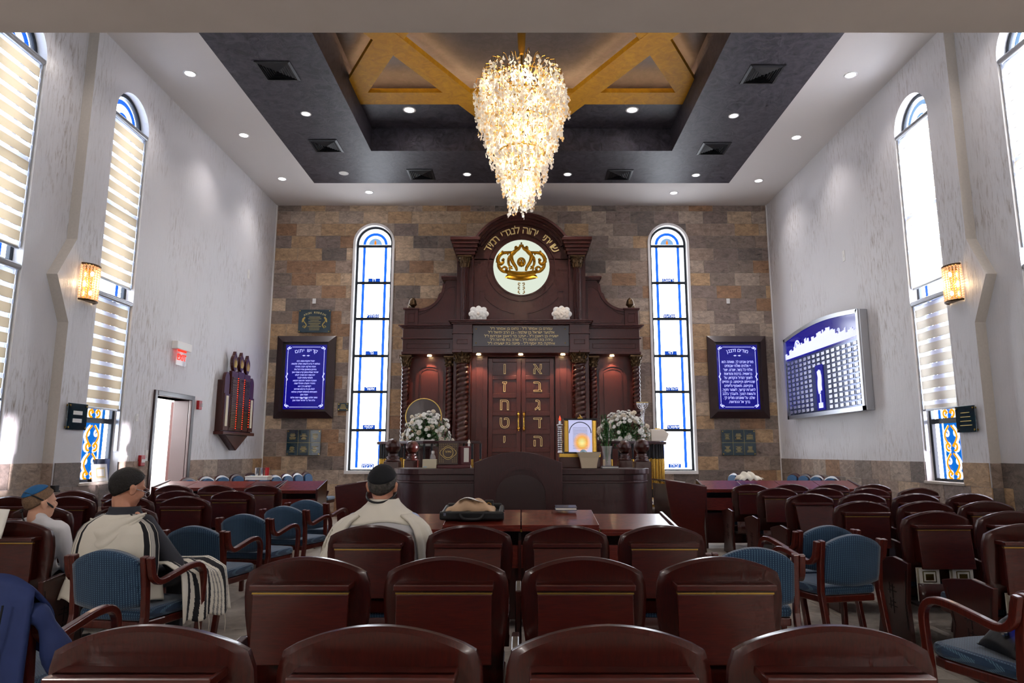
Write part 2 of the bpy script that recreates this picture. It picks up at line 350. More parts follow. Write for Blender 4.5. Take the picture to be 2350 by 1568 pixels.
# ================================================================ ROOM
XW, YB, ZC = 5.81, 15.5, 7.2
YN = -2.4                         # wall behind the camera
SILL, SPRING, WR = 1.0, 6.27, .43
ARCH = []                         # (wall, centre along wall)
BW = [-3.47, 3.45]                # back windows, centre x
SW = [7.45, 9.56]                 # side windows, centre y
# --- floor
fl = MB().box(-6.3, 6.3, YN, YB+.3, -.12, -.012, 'grout').build('floor'); fl['kind'] = 'structure'
tm = [MB().box(-.303, .303, -.303, .303, -.02, 0, k).build('floor_tile', fl) for k in ('floor_tile_a', 'floor_tile_b')]
cnt = 0; rest = MB()
for t in tm: t.location = (0, -90, 0)
cells = [(-5.79+.61*i+.305, 1.2+.61*j) for j in range(24) for i in range(19)]
for (x, y) in cells:
    near = y < 9.6
    if near and cnt < 290:
        o = random.choice(tm).copy(); COL.objects.link(o); o.location = (x, y, 0); o.rotation_euler.z = random.choice((0, PI/2, PI)); cnt += 1
    else: rest.box(x-.303, x+.303, y-.303, y+.303, -.02, 0, random.choice(('floor_tile_a', 'floor_tile_b')))
for j in range(7):
    for i in range(19): x, y = -5.79+.61*i+.305, 1.2-.61*(j+1); rest.box(x-.303, x+.303, y-.303, y+.303, -.02, 0, 'floor_tile_a')
for t in tm: bpy.data.objects.remove(t)
r = rest.build('floor_tiles', fl); r['kind'] = 'stuff'

# --- walls with arched openings, local frame: x along the wall, y outward, z up
def wall_mesh(x0, x1, z0, z1, wins, mat, depth=.3, door=None):
    m = MB(); xs = x0
    cuts = sorted([(c-WR, c+WR, 'w', c) for c in wins]+([(door[0], door[1], 'd', door[2])] if door else []))
    for a, b, k, c in cuts:
        m.add([(xs, 0, z0), (a, 0, z0), (a, 0, z1), (xs, 0, z1)], [(0, 1, 2, 3)], mat)
        if k == 'w':
            m.add([(a, 0, z0), (b, 0, z0), (b, 0, SILL), (a, 0, SILL)], [(0, 1, 2, 3)], mat)
            pts = arc(c, SPRING, WR, 180, 0, 20)
            for p, q in zip(pts, pts[1:]): m.add([(p[0], 0, p[1]), (q[0], 0, q[1]), (q[0], 0, z1), (p[0], 0, z1)], [(0, 1, 2, 3)], mat)
            rim = [(a, SILL)]+pts+[(b, SILL)]
            for p, q in zip(rim, rim[1:]+rim[:1]): m.add([(p[0], 0, p[1]), (q[0], 0, q[1]), (q[0], depth, q[1]), (p[0], depth, p[1])], [(0, 1, 2, 3)], 'white_paint')
        else:
            m.add([(a, 0, c), (b, 0, c), (b, 0, z1), (a, 0, z1)], [(0, 1, 2, 3)], mat)
            m.add([(a, 0, z0), (a, depth, z0), (a, depth, c), (a, 0, c)], [(0, 1, 2, 3)], 'white_paint').add([(b, 0, z0), (b, depth, z0), (b, depth, c), (b, 0, c)], [(0, 1, 2, 3)], 'white_paint').add([(a, 0, c), (b, 0, c), (b, depth, c), (a, depth, c)], [(0, 1, 2, 3)], 'white_paint')
        xs = b
    m.add([(xs, 0, z0), (x1, 0, z0), (x1, 0, z1), (xs, 0, z1)], [(0, 1, 2, 3)], mat)
    return m
wb = wall_mesh(-XW-.1, XW+.1, 0, ZC+.01, BW, 'grout', .32).build('wall_back', None, (0, YB+.012, 0)); wb['kind'] = 'structure'
YS = 8.60                          # where the side walls step out towards the camera side
DOOR = (10.86, 12.02, 2.30)
for side, sx, rz in (('left', -1, PI/2), ('right', 1, -PI/2)):
    # local x = +Y on the left wall, -Y on the right wall
    loc = lambda y: y if sx < 0 else -y
    near = sorted([loc(YN), loc(YS)]); far = sorted([loc(YS), loc(YB+.05)])
    d = (DOOR[0], DOOR[1], DOOR[2]) if sx < 0 else None
    far_m = wall_mesh(far[0], far[1], 0, ZC+.01, [loc(SW[1])], 'plaster_streaked', .3, d)
    near_m = wall_mesh(near[0], near[1], 0, ZC+.01, [loc(SW[0])], 'plaster_streaked', .24)
    for v in range(len(near_m.v)): x, y, z = near_m.v[v]; near_m.v[v] = (x, y+.14, z)
    far_m.v = list(far_m.v); b0 = len(far_m.v); far_m.f += [tuple(b0+i for i in f) for f in near_m.f]; far_m.v += near_m.v
    for k in near_m.m: far_m.m.append(far_m.mi(near_m.mats[k]))
    # the raised edge of the far wall bay and its pointed bracket shape
    s_ = 1 if sx < 0 else -1
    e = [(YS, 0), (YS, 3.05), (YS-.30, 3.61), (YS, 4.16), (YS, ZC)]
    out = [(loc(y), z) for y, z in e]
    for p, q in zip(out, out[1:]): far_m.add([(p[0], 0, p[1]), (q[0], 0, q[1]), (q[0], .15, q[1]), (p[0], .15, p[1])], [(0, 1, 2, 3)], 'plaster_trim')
    far_m.add([(out[1][0], 0, out[1][1]), (out[2][0], 0, out[2][1]), (out[3][0], 0, out[3][1])], [(0, 1, 2)], 'plaster_streaked')
    o = far_m.build('wall_'+side, None, (sx*XW, 0, 0), (0, 0, rz)); o['kind'] = 'structure'
    if sx < 0: wl = o
    else: wr = o
o = MB().add([(-6.2, YN, 0), (6.2, YN, 0), (6.2, YN, ZC), (-6.2, YN, ZC)], [(0, 1, 2, 3)], 'plaster_streaked').build('wall_front'); o['kind'] = 'structure'

# --- stone tiles on the back wall: each one a piece, cut round the windows
def tile_poly(x0, x1, z0, z1, wins):
    """columns of the tile rectangle left after the window openings are taken away"""
    xs = sorted(set([x0, x1]+[x for c in wins for x in [c-WR-.05, c+WR+.05] if x0 < x < x1])); out = []
    for a, b in zip(xs, xs[1:]):
        mid = (a+b)/2; w = [c for c in wins if abs(mid-c) < WR+.05]
        if not w: out.append([(a, z0), (b, z0), (b, z1), (a, z1)]); continue
        c = w[0]; R = WR+.05
        if z1 <= SPRING:
            if z0 < SILL-.05: out.append([(a, z0), (b, z0), (b, min(z1, SILL-.05)), (a, min(z1, SILL-.05))])
            continue
        n = 6
        for i in range(n):
            p, q = a+(b-a)*i/n, a+(b-a)*(i+1)/n
            h = lambda x: min(z1, max(z0, SPRING+math.sqrt(max(0, R*R-(x-c)**2))))
            if min(h(p), h(q)) < z1-1e-4: out.append([(p, h(p)), (q, h(q)), (q, z1), (p, z1)])
    return out
def hidden(x, z): return (abs(x) < 2.55 and z < 3.7 and z > .0) or (abs(x) < 1.3 and z < 6.4) or z < .3
edges = [ZC]+[ZC-.145-.302*k for k in range(24)]
edges = [e for e in edges if e > 0]+[0]
tiles = []
for r_, (zt, zb) in enumerate(zip(edges, edges[1:])):
    off = [0, .42, .14, .33, .05, .47, .24][r_ % 7]; x = -XW-.575*off
    while x < XW:
        a, b = max(x, -XW+.005), min(x+.575, XW-.005)
        if b-a > .03: tiles.append((a+.004, b-.004, zb+.004, zt-.004))
        x += .575
tiles.sort(key=lambda t: hidden((t[0]+t[1])/2, (t[2]+t[3])/2))
rest = MB(); n_ = 0; last = None
for a, b, z0, z1 in tiles:
    ps = tile_poly(a, b, z0, z1, BW)
    if not ps: continue
    mt = random.choices(STONES, [14, 14, 9, 9, 16, 8, 18, 10])[0]
    if (a+b)/2 < 0 and random.random() < .35: mt = random.choice(('stone_c', 'stone_h', 'stone_f'))
    if n_ < 300:
        cx, cz = (a+b)/2, (z0+z1)/2; m = MB(); d = random.uniform(0, .004)
        for p in ps: m.prism([(u-cx, v-cz) for u, v in p], -.006-d*.5, 0.02, mt)
        m.build('stone_tile', wb, (cx, 0, cz)); n_ += 1
    else:
        for p in ps: rest.prism(p, -.006, .02, mt)
r = rest.build('stone_tiles', wb); r['kind'] = 'stuff'
# --- stone wainscot of the side walls
for sx, wo in ((-1, wl), (1, wr)):
    for k in range(5):
        z1_ = 1.27-.302*k; z0_ = max(0, z1_-.299)
        y = 4.6-.2*(k % 2)
        while y < YB-.02:
            y0, y1 = y+.003, min(y+.572, YB-.01); y += .575
            segs = [(y0, y1)]
            blocks = [(SW[0]-WR, SW[0]+WR, SILL), (SW[1]-WR, SW[1]+WR, SILL)]+([(DOOR[0]-.09, DOOR[1]+.09, -1)] if sx < 0 else [])+[(YS-.004, YS+.004, -1)]
            for a, b, zz in blocks:
                if z1_ > zz+.02:
                    ns = []
                    for p, q in segs:
                        if q <= a or p >= b: ns.append((p, q)); continue
                        if p < a: ns.append((p, a))
                        if q > b: ns.append((b, q))
                    segs = ns
            mt = random.choices(STONES, [14, 14, 5, 12, 16, 4, 18, 8])[0]
            for p, q in segs:
                if q-p < .02: continue
                off = .14 if (p+q)/2 < YS else 0
                c = (p+q)/2; c_ = c if sx < 0 else -c
                MB().box(-(q-p)/2, (q-p)/2, -.014+off, .01+off, 0, (z1_-z0_), mt).build('stone_tile', wo, (c_, 0, z0_))
    # wainscot on the step return
    c_ = YS if sx < 0 else -YS
    for k in range(4): MB().box(-.014, .004, 0, .13, 0, .299, STONES[(k*3) % 8]).build('stone_tile', wo, (c_ if sx < 0 else c_+.01, 0, 1.27-.302*(k+1)))

# --- ceiling: white border, dark field, recessed tray with the gold hexagram, lit upper level
HC = (0.0, 9.6); TR = 2.93; DK = 4.52; ZT = 7.67; ZU = 7.93
m = MB()
def ring(m, x0, x1, y0, y1, a0, a1, b0, b1, z, mat):
    for q in ([x0, x1, y0, b0], [x0, x1, b1, y1], [x0, a0, b0, b1], [a1, x1, b0, b1]):
        m.add([(q[0], q[2], z), (q[1], q[2], z), (q[1], q[3], z), (q[0], q[3], z)], [(0, 1, 2, 3)], mat)
ring(m, -6.2, 6.2, YN, YB+.1, -DK, DK, HC[1]-DK, 14.14, ZC, 'ceiling_white')
ce = m.build('ceiling'); ce['kind'] = 'structure'
m = MB(); ring(m, -DK, DK, HC[1]-DK, 14.14, -TR, TR, HC[1]-TR, HC[1]+TR, ZC, 'plaster_dark')
for k, (a, b) in enumerate((((-TR, HC[1]-TR), (TR, HC[1]-TR)), ((TR, HC[1]-TR), (TR, HC[1]+TR)), ((TR, HC[1]+TR), (-TR, HC[1]+TR)), ((-TR, HC[1]+TR), (-TR, HC[1]-TR)))):
    m.add([(a[0], a[1], ZC), (b[0], b[1], ZC), (b[0], b[1], ZT), (a[0], a[1], ZT)], [(0, 1, 2, 3)], 'plaster_dark')
m.build('dark_plaster_field', ce)
# hexagram outlines by half-planes
RO = 3.95; BWD = .41; RI = RO-2*BWD
def tri(R, up): return [(HC[0]+R*math.cos(math.radians(a)), HC[1]+R*math.sin(math.radians(a))) for a in ((90, 210, 330) if up else (270, 30, 150))]
def clip(poly, nx, ny, d):
    """keep nx*x+ny*y <= d"""
    out = []
    for i, p in enumerate(poly):
        q = poly[(i+1) % len(poly)]; a = nx*p[0]+ny*p[1]-d; b = nx*q[0]+ny*q[1]-d
        if a <= 1e-9: out.append(p)
        if (a < -1e-9 and b > 1e-9) or (a > 1e-9 and b < -1e-9): t = a/(a-b); out.append((p[0]+(q[0]-p[0])*t, p[1]+(q[1]-p[1])*t))
    return out
def box_clip(poly):
    for nx, ny, d in ((1, 0, TR), (-1, 0, TR), (0, 1, HC[1]+TR), (0, -1, -(HC[1]-TR))):
        poly = clip(poly, nx, ny, d)
        if len(poly) < 3: return []
    return poly
def offs(up):
    """three edges of a triangle as (nx, ny) outward normals; outer distance RO/2, inner RO/2-BWD"""
    return [(math.cos(math.radians(a)), math.sin(math.radians(a))) for a in ((270, 30, 150) if up else (90, 210, 330))]
def dsum(n, r): return n[0]*HC[0]+n[1]*HC[1]+r
gold = MB(); Dk = MB()
for up in (True, False):
    E3 = offs(up)
    for i, nn in enumerate(E3):
        poly = [(HC[0]-9, HC[1]-9), (HC[0]+9, HC[1]-9), (HC[0]+9, HC[1]+9), (HC[0]-9, HC[1]+9)]
        poly = clip(poly, nn[0], nn[1], dsum(nn, RO/2)); poly = clip(poly, -nn[0], -nn[1], -dsum(nn, RO/2-BWD))
        for j, mm in enumerate(E3):
            if j != i: poly = clip(poly, mm[0], mm[1], dsum(mm, RO/2))
        poly = box_clip(poly)
        if poly: gold.prism(poly, ZT-.012-(.006 if up else 0)-.0015*i, ZT+.07+.0011*i, 'gold_leaf', 'z')
gold.build('gold_star_band', ce)
# dark level-1 panels: outside of the star, back and front and sides
def outside_panels():
    nb = offs(False)[0]                                   # normal pointing to +Y for the triangle whose base is at the back
    for s in (1, -1):
        base = [(HC[0]-9, HC[1]-9), (HC[0]+9, HC[1]-9), (HC[0]+9, HC[1]+9), (HC[0]-9, HC[1]+9)]
        b = clip(base, 0, -s, -(s*HC[1]+RO/2) if s > 0 else -(-HC[1]+RO/2))
        tipn = [(math.cos(math.radians(a)), math.sin(math.radians(a))) for a in ((30, 150) if s > 0 else (330, 210))]
        for nx, ny in tipn:
            p = clip(b, -nx, -ny, -dsum((nx, ny), RO/2)); p = box_clip(p)
            if len(p) > 2: Dk.prism(p, ZT, ZT+.05, 'plaster_dark', 'z')
outside_panels()
Dk.build('tray_panel', ce)
o = MB().add([(-TR, HC[1]-TR, ZU), (TR, HC[1]-TR, ZU), (TR, HC[1]+TR, ZU), (-TR, HC[1]+TR, ZU)], [(0, 1, 2, 3)], 'plaster_cove')
for a, b in (((-TR, HC[1]-TR), (TR, HC[1]-TR)), ((TR, HC[1]-TR), (TR, HC[1]+TR)), ((TR, HC[1]+TR), (-TR, HC[1]+TR)), ((-TR, HC[1]+TR), (-TR, HC[1]-TR))):
    o.add([(a[0], a[1], ZT), (b[0], b[1], ZT), (b[0], b[1], ZU), (a[0], a[1], ZU)], [(0, 1, 2, 3)], 'plaster_dark')
o.build('upper_cove', ce)
# LED strips lying on the bands, hidden from below, with a dark upstand beside the opening
strip = MB(); lip = MB()
for up in (True, False):
    E3 = offs(up)
    for i, nn in enumerate(E3):
        for dist, wd in ((RO/2-.10, .025), (RO/2-BWD+.075, .025)):
            poly = [(HC[0]-9, HC[1]-9), (HC[0]+9, HC[1]-9), (HC[0]+9, HC[1]+9), (HC[0]-9, HC[1]+9)]
            poly = clip(poly, nn[0], nn[1], dsum(nn, dist+wd)); poly = clip(poly, -nn[0], -nn[1], -dsum(nn, dist))
            for j, mm in enumerate(E3):
                if j != i: poly = clip(poly, mm[0], mm[1], dsum(mm, RO/2-.2))
            poly = box_clip([(x, y) for x, y in poly]) if len(poly) > 2 else []
            if poly: strip.prism(poly, ZT+.075, ZT+.09, 'led_warm', 'z')
strip.build('led_strip', ce)
# gallery slab over the camera
o = MB().box(-6.1, 6.1, YN, 2.56, 3.1, 3.45, 'grey_soffit').box(-6.1, 6.1, 2.44, 2.56, 3.45, 4.4, 'grey_soffit').build('slab_gallery'); o['kind'] = 'structure'
# small white corner beads beside the stone wall
for i, x in enumerate((-XW+.012, XW-.012)): o = MB().box(x-.012, x+.012, YB-.03, YB, 0, ZC, 'white_paint').build('trim_%d' % (i+1)); o['kind'] = 'structure'

# --- windows. local frame: x along wall, y outward, z up
def arch_ring(m, c, r0, r1, y0, y1, mat, a0=0, a1=180, n=24):
    A = arc(c[0], c[1], r1, a0, a1, n); B = arc(c[0], c[1], r0, a0, a1, n)
    for i in range(n): m.prism([A[i], A[i+1], B[i+1], B[i]], y0, y1, mat)
def half_disc(m, c, r, y0, y1, mat, n=20): m.prism(arc(c[0], c[1], r, 0, 180, n), y0, y1, mat)
NAMES_L = ['דן', 'נפתלי', 'גד', 'אשר', 'יוסף', 'בנימין']; NAMES_R = ['ראובן', 'שמעון', 'לוי', 'יהודה', 'יששכר', 'זבולן']
def back_window(idx, cx, names):
    w_ = setting('window_%d' % idx, (cx, YB, 0))
    m = MB(); r = WR
    arch_ring(m, (0, SPRING), r-.0, r+.055, -.03, .04, 'white_paint'); m.box(-r-.055, -r, -.03, .04, SILL-.05, SPRING, 'white_paint'); m.box(r, r+.055, -.03, .04, SILL-.05, SPRING, 'white_paint'); m.box(-r-.055, r+.055, -.04, .04, SILL-.07, SILL, 'white_paint')
    m.build('casing', w_)
    m = MB(); fr = r-.05
    arch_ring(m, (0, SPRING), fr, r+.01, .10, .18, 'dark_frame'); m.box(-r, -fr, .10, .18, SILL, SPRING, 'dark_frame'); m.box(fr, r, .10, .18, SILL, SPRING, 'dark_frame'); m.box(-fr, fr, .10, .18, SILL, SILL+.03, 'dark_frame')
    m.build('window_frame', w_)
    bars = [SPRING-.05, 5.33, 4.47, 3.60, 2.77, 1.90]
    for z in bars: MB().box(-fr, fr, .09, .17, z-.03, z+.03, 'dark_frame').build('glazing_bar', w_)
    zs = bars+[SILL+.03]
    for k, (a, b) in enumerate(zip(zs, zs[1:])):
        p = MB().box(-fr, fr, .14, .146, b+.03 if k < 5 else b, a-.03, 'glass_milk_back').build('pane', w_)
        for s in (-1, 1): MB().box(s*.255-.031, s*.255+.031, .134, .1395, b+.03, a-.03, 'glass_blue').build('blue_glass_stripe', p)
        z = b+.03+.045
        MB().box(-.14, .14, .128, .133, z-.045, z+.045, 'glass_deep_blue').build('name_label', p)
        text(names[k], .10, 'glass_white', parent=p, loc=(0, .125, z), rtl=True, sx=1.1)
    p = MB(); half_disc(p, (0, SPRING), fr, .14, .146, 'glass_milk_back'); p = p.build('arched_pane', w_)
    m = MB(); arch_ring(m, (0, SPRING), .222, .290, .13, .139, 'glass_blue'); m.build('blue_arch', p)
    m = MB(); half_disc(m, (0, SPRING), .155, .13, .139, 'glass_pale_blue'); m.build('blue_sky_glass', p)
    MB().prism([(-.02, SPRING), (.02, SPRING), (.024, SPRING+.05), (0, SPRING+.12), (-.024, SPRING+.05)], .12, .129, 'glass_flame').build('flame_glass', p)
back_window(1, BW[0], NAMES_L); back_window(2, BW[1], NAMES_R)

def scroll(c, r, a0, turns, shrink, n=22):
    return [(c[0]+r*(1-shrink*i/n)*math.cos(math.radians(a0+360*turns*i/n)), c[1]+r*(1-shrink*i/n)*math.sin(math.radians(a0+360*turns*i/n))) for i in range(n+1)]
def ribbon(m, pts, w, y0, y1, mat):
    for i in range(len(pts)-1):
        p, q = Vector(pts[i]), Vector(pts[i+1]); d = (q-p)
        if d.length < 1e-5: continue
        t = d.normalized(); a = Vector((-t.y, t.x))*w/2; e = t*w*.25
        m.prism([tuple(p-a-e), tuple(q-a+e), tuple(q+a+e), tuple(p+a-e)], y0, y1, mat)
def side_window(idx, sx, yc, inset):
    loc = (sx*(XW+inset), yc, 0); w_ = setting('window_%d' % idx, loc, PI/2 if sx < 0 else -PI/2); r = WR
    milk = 'glass_clear_left' if sx < 0 else 'glass_milk_right'
    fr = r-.055; m = MB()
    arch_ring(m, (0, SPRING), fr, r+.01, .12, .22, 'dark_frame'); m.box(-r, -fr, .12, .22, SILL, SPRING, 'dark_frame'); m.box(fr, r, .12, .22, SILL, SPRING, 'dark_frame'); m.box(-fr, fr, .12, .22, SILL, SILL+.04, 'dark_frame')
    m.build('window_frame', w_)
    MB().box(-r-.02, r+.02, -.03, .12, SILL-.035, SILL+.002, 'stone_light').build('window_sill', w_, bevel=.006)
    bars = [SPRING-.06, 4.9, 3.62, 1.84]
    for z in bars: MB().box(-fr, fr, .11, .21, z-.035, z+.035, 'dark_frame').build('glazing_bar', w_)
    zs = bars+[SILL+.04]
    for k, (a, b) in enumerate(zip(zs, zs[1:])):
        if k == 3:
            p = MB().box(-fr, fr, .17, .176, b, a-.035, 'glass_clear_right' if sx > 0 else milk).build('lower_pane', w_)
        else:
            p = MB().box(-fr, fr, .17, .176, b+.035, a-.035, 'glass_milk_left' if sx < 0 else 'glass_milk_right').build('pane', w_)
        lo = b+(.035 if k < 3 else 0); hi = a-.035
        if k < 2:
            for s in (-1, 1): MB().box(s*.26-.03, s*.26+.03, .16, .168, lo, hi, 'glass_blue').build('blue_glass_stripe', p)
        if k >= 2:   # painted scrollwork of the lower lights
            zt = hi if k == 3 else 2.0+.6; zb = lo
            MB().box(-.17, .17, .16, .168, zb, hi, 'glass_teal').build('blue_glass_field', p)
            for s in (-1, 1): MB().box(s*.24-.03, s*.24+.03, .16, .168, zb, hi, 'glass_teal').build('blue_glass_stripe', p)
            wm, gm = MB(), MB(); n = 2 if k == 3 else 4; h = (hi-zb)/n
            for q in range(n):
                z0 = zb+h*q
                for s in (-1, 1):
                    S = [(s*abs(x), z) for x, z in scroll((.075, z0+h*.17), .062, 250, .85, .75)]
                    ribbon(gm, S, .026, .140, .148, 'glass_gold')
                    C = [(s*(.03+.10*math.sin(PI*t)), z0+h*(.18+.72*t)) for t in [i/14 for i in range(15)]]
                    ribbon(gm, C, .024, .138, .146, 'glass_gold')
                    ribbon(wm, [(x+s*.028, z) for x, z in C], .030, .150, .158, 'glass_white')
                    ribbon(wm, [(s*abs(x), z) for x, z in scroll((.10, z0+h*.62), .05, 90, .8, .7)], .028, .152, .159, 'glass_white')
                    ribbon(wm, [(x*1.12, z) for x, z in S], .05, .151, .1585, 'glass_white')
            gm.build('gold_scrollwork', p); wm.build('white_scrollwork', p)
    p = MB(); half_disc(p, (0, SPRING), fr, .17, .176, 'glass_milk_left' if sx < 0 else 'glass_milk_right'); p = p.build('arched_pane', w_)
    m = MB(); arch_ring(m, (0, SPRING), .27, .34, .16, .168, 'glass_blue' if sx < 0 else 'glass_pale_blue'); m.build('blue_arch', p)
    m = MB(); half_disc(m, (0, SPRING), .15, .16, .168, 'glass_blue' if sx < 0 else 'glass_pale_blue'); m.build('blue_half_disc', p)
i_ = 3
for sx in (-1, 1):
    for yc, ins in ((SW[0], .14), (SW[1], 0)):
        side_window(i_, sx, yc, ins); i_ += 1

def blind(sx, yc, ins, ztop, zbot, label):
    t = thing('roller_blind', label, 'blind', (sx*(XW+ins), yc, ztop), PI/2 if sx < 0 else -PI/2, 'zebra roller blinds in the side windows')
    W = WR-.03
    MB().tube([(-W-.015, .035, .02), (W+.015, .035, .02)], .042, 'aluminium', 12).build('roller', t, smooth='auto')
    z = -.02; k = 0; end = zbot-ztop
    while z > end+.001:
        h = (.118 if k % 2 else .058); z2 = max(end, z-h)
        mt = 'blind_sheer' if k % 2 == 0 else ('blind_cream_sunlit' if sx > 0 and ztop > 4 else ('blind_cream_halflit' if sx > 0 else 'blind_cream'))
        y = .045 if k % 2 else .055
        MB().box(-W, W, y, y+.002, z2, z, mt).build('fabric_band' if k % 2 else 'sheer_band', t); z = z2; k += 1
    MB().box(-W-.005, W+.005, .035, .06, end-.03, end, 'aluminium').build('bottom_rail', t, bevel=.005)
    for s in (-1, 1): MB().box(s*(W+.014)-.007, s*(W+.014)+.007, .03, .075, end if zbot > 3 else end-.6, -.02, 'aluminium').build('side_channel', t)
for sx, wn in ((-1, 'exit-door'), (1, 'memorial-board')):
    for yc, ins, q in ((SW[0], .14, 'nearer the gallery slab'), (SW[1], 0, 'beyond the wall bracket')):
        blind(sx, yc, ins, SPRING-.07, 3.82, 'upper cream banded blind of the window %s, %s wall' % (q, wn))
        blind(sx, yc, ins, 3.56, 2.02 if sx < 0 or yc > 8 else 2.0, 'lower cream banded blind of the window %s, %s wall' % (q, wn))

# --- downlights
def downlight(x, y, z, r, label, on=True, power=0.0, col=(1, .93, .9)):
    t = thing('ceiling_downlight', label, 'light', (x, y, z))
    MB().lathe([(r*.72, .0), (r*.78, -.008), (r, -.006), (r*1.02, 0)], (0, 0, 0), 'white_paint', 20).build('trim_ring', t, smooth=True)
    MB().lathe([(0.0001, -.003), (r*.73, -.003), (r*.73, -.0015), (0.0001, -.0015)], (0, 0, 0), 'lamp_white' if on else 'white_plastic', 20).build('lens', t)
    if power: spot('downlight_beam', (x, y, z-.03), power, col, 112, 1.0, .05)
WL = [(-5.14, 13.9), (-5.14, 11.86), (-5.14, 9.78), (5.12, 14.0), (5.12, 11.95), (5.12, 9.82), (-3.44, 14.66), (3.44, 14.7)]
for i, (x, y) in enumerate(WL):
    side = 'over the exit-door wall' if x < 0 else 'over the memorial-board wall'
    nm = ('%s white ceiling downlight %s, counted from the stone wall' % (ORD[i % 3], side)) if i < 6 else 'white ceiling downlight above the %s tall stone-wall window' % ('exit-side' if x < 0 else 'memorial-board-side')
    downlight(x, y, ZC, .10, nm, True, DOWN_W)
for i, (x, y) in enumerate([(-5.14, 7.7), (5.12, 7.7), (-5.14, 5.6), (5.12, 5.6), (-2.0, 4.2), (2.0, 4.2)]): spot('border_beam', (x, y, ZC-.02), DOWN_W, (1, .93, .9), 125, .8, .05)
DLAB = {0: 'exit-side', 1: 'board-side'}
for i, (x, y) in enumerate([(-3.74, 11.05), (3.70, 11.12), (-1.15, 13.66), (.97, 13.66), (3.69, 13.7)]):
    downlight(x, y, ZC, .09, ['downlight in the dark ceiling strip on the exit-door side between two vents', 'downlight in the dark ceiling strip on the memorial-board side between two vents', 'downlight in the dark back strip on the exit-door side of the chandelier', 'downlight in the dark back strip just past the chandelier towards the board wall', 'downlight at the dark ceiling corner nearest the board wall'][i], True, DOWN_DARK)
downlight(-3.74, 13.6, ZC, .10, 'unlit white round speaker at the corner of the dark ceiling', False)
for i, x in enumerate((-2.08, 2.05)): downlight(x, 11.8, ZT, .12, 'large downlight in the ceiling tray behind the gold star, %s of the chandelier' % ('exit-door side' if i == 0 else 'memorial-board side'), True, DOWN_DARK*1.2)

# --- air vents in the dark field
plain('vent_louvre', '#1d1d21', .45)
def vent(x, y, label):
    t = thing('ceiling_vent', label, 'vent', (x, y, ZC), 0, 'black square vents in the dark ceiling')
    R = .27
    def sq(m, r0, r1, z0, z1, mat):
        a = [(-r0, -r0), (r0, -r0), (r0, r0), (-r0, r0)]; b = [(-r1, -r1), (r1, -r1), (r1, r1), (-r1, r1)]
        for i in range(4):
            j = (i+1) % 4; m.add([a[i]+(z0,), a[j]+(z0,), b[j]+(z1,), b[i]+(z1,), a[i]+(z0+.006,), a[j]+(z0+.006,), b[j]+(z1+.006,), b[i]+(z1+.006,)], [(0, 1, 2, 3), (7, 6, 5, 4), (0, 4, 5, 1), (3, 2, 6, 7)], mat)
    m = MB(); sq(m, R, R-.04, -.012, -.02, 'vent_black'); sq(m, R, R-.001, -.0, -.012, 'vent_black'); m.build('frame', t)
    for k in range(6): m = MB(); r = .225-.036*k; sq(m, r, r-.022, -.008, -.024, 'vent_louvre'); m.build('louvre', t)
    MB().box(-.23, .23, -.23, .23, -.003, -.001, 'black_mesh').build('backing', t)
for i, (x, y) in enumerate([(-3.75, 9.70), (-3.74, 12.3), (-2.12, 13.66), (2.06, 13.68), (3.71, 12.42), (3.74, 9.8)]):
    vent(x, y, 'square black louvred vent, %s round the dark ceiling clockwise from the exit-door side' % ORD[i])
# ================================================================ ARK, PLATFORM, BIMAH
YA = 14.6
def X(px, Y=YA): return at(px, 784, Y)[0]
def Zy(py, Y=YA): return at(1197, py, Y)[1]
# the stone platform with rounded front corners
def platform_poly(w, y0, y1, r, n=10):
    return [(w, y1), (w, y0+r)]+[(w-r+r*math.cos(math.radians(a)), y0+r-r*math.sin(math.radians(a))) for a in [90*i/n for i in range(1, n+1)]]+[(-w+r-r*math.sin(math.radians(a)), y0+r-r*math.cos(math.radians(a))) for a in [90*i/n for i in range(0, n+1)]]+[(-w, y1)]
pf = setting('floor_platform')
PW = 2.5
MB().prism(platform_poly(PW, 10.35, YB-.01, 1.5), .0, .50, 'stone_light', 'z').build('platform_body', pf)
MB().prism(platform_poly(PW+.06, 10.29, YB-.01, 1.5), .50, .56, 'stone_light', 'z').build('coping', pf, bevel=.012)
MB().box(-.9, .9, 10.05, 10.36, 0, .25, 'stone_light').build('step', pf, bevel=.01)

ark = thing('torah_ark', 'carved mahogany ark with arched crown, lettered double doors and twisted columns', 'ark', (0, YA, .56))
Z0 = .56
class A(MB):
    """mesh builder in picture-measured coordinates: x in metres, z absolute, y relative to the ark front (minus is towards the room)"""
    def build(s, name, parent=None, **k):
        s.v = [(x, y, z-Z0) for x, y, z in s.v]; return MB.build(s, name, parent or ark, **k)
wd = 'mahogany_ark'
CX = X(1196.5)
xw0, xw1 = X(920), X(1472)                # wings
body = A(); zt = Zy(806)
xc0, xc1 = X(1040), X(1352)
body.box(xw0+.02, xw1-.02, .45, YB-YA-.03, Z0, zt, wd)             # carcass behind the wings
body.box(xc0, X(1080), .12, .6, Z0, zt, wd).box(X(1314), xc1, .12, .6, Z0, zt, wd)   # piers by the door
body.box(X(1080), X(1118), .30, .6, Z0, zt, wd).box(X(1275), X(1314), .30, .6, Z0, zt, wd)
body.box(X(1118), X(1275), .30, .6, Zy(815), zt, wd)
body.build('carcass', bevel=.008)
def frame_panel(m, x0, x1, z0, z1, y, mat=wd, w=.02, d=.014):
    """a recessed-looking panel: raised bead round a field"""
    m.box(x0, x1, y-d, y, z0, z0+w, mat).box(x0, x1, y-d, y, z1-w, z1, mat).box(x0, x0+w, y-d, y, z0, z1, mat).box(x1-w, x1, y-d, y, z0, z1, mat)
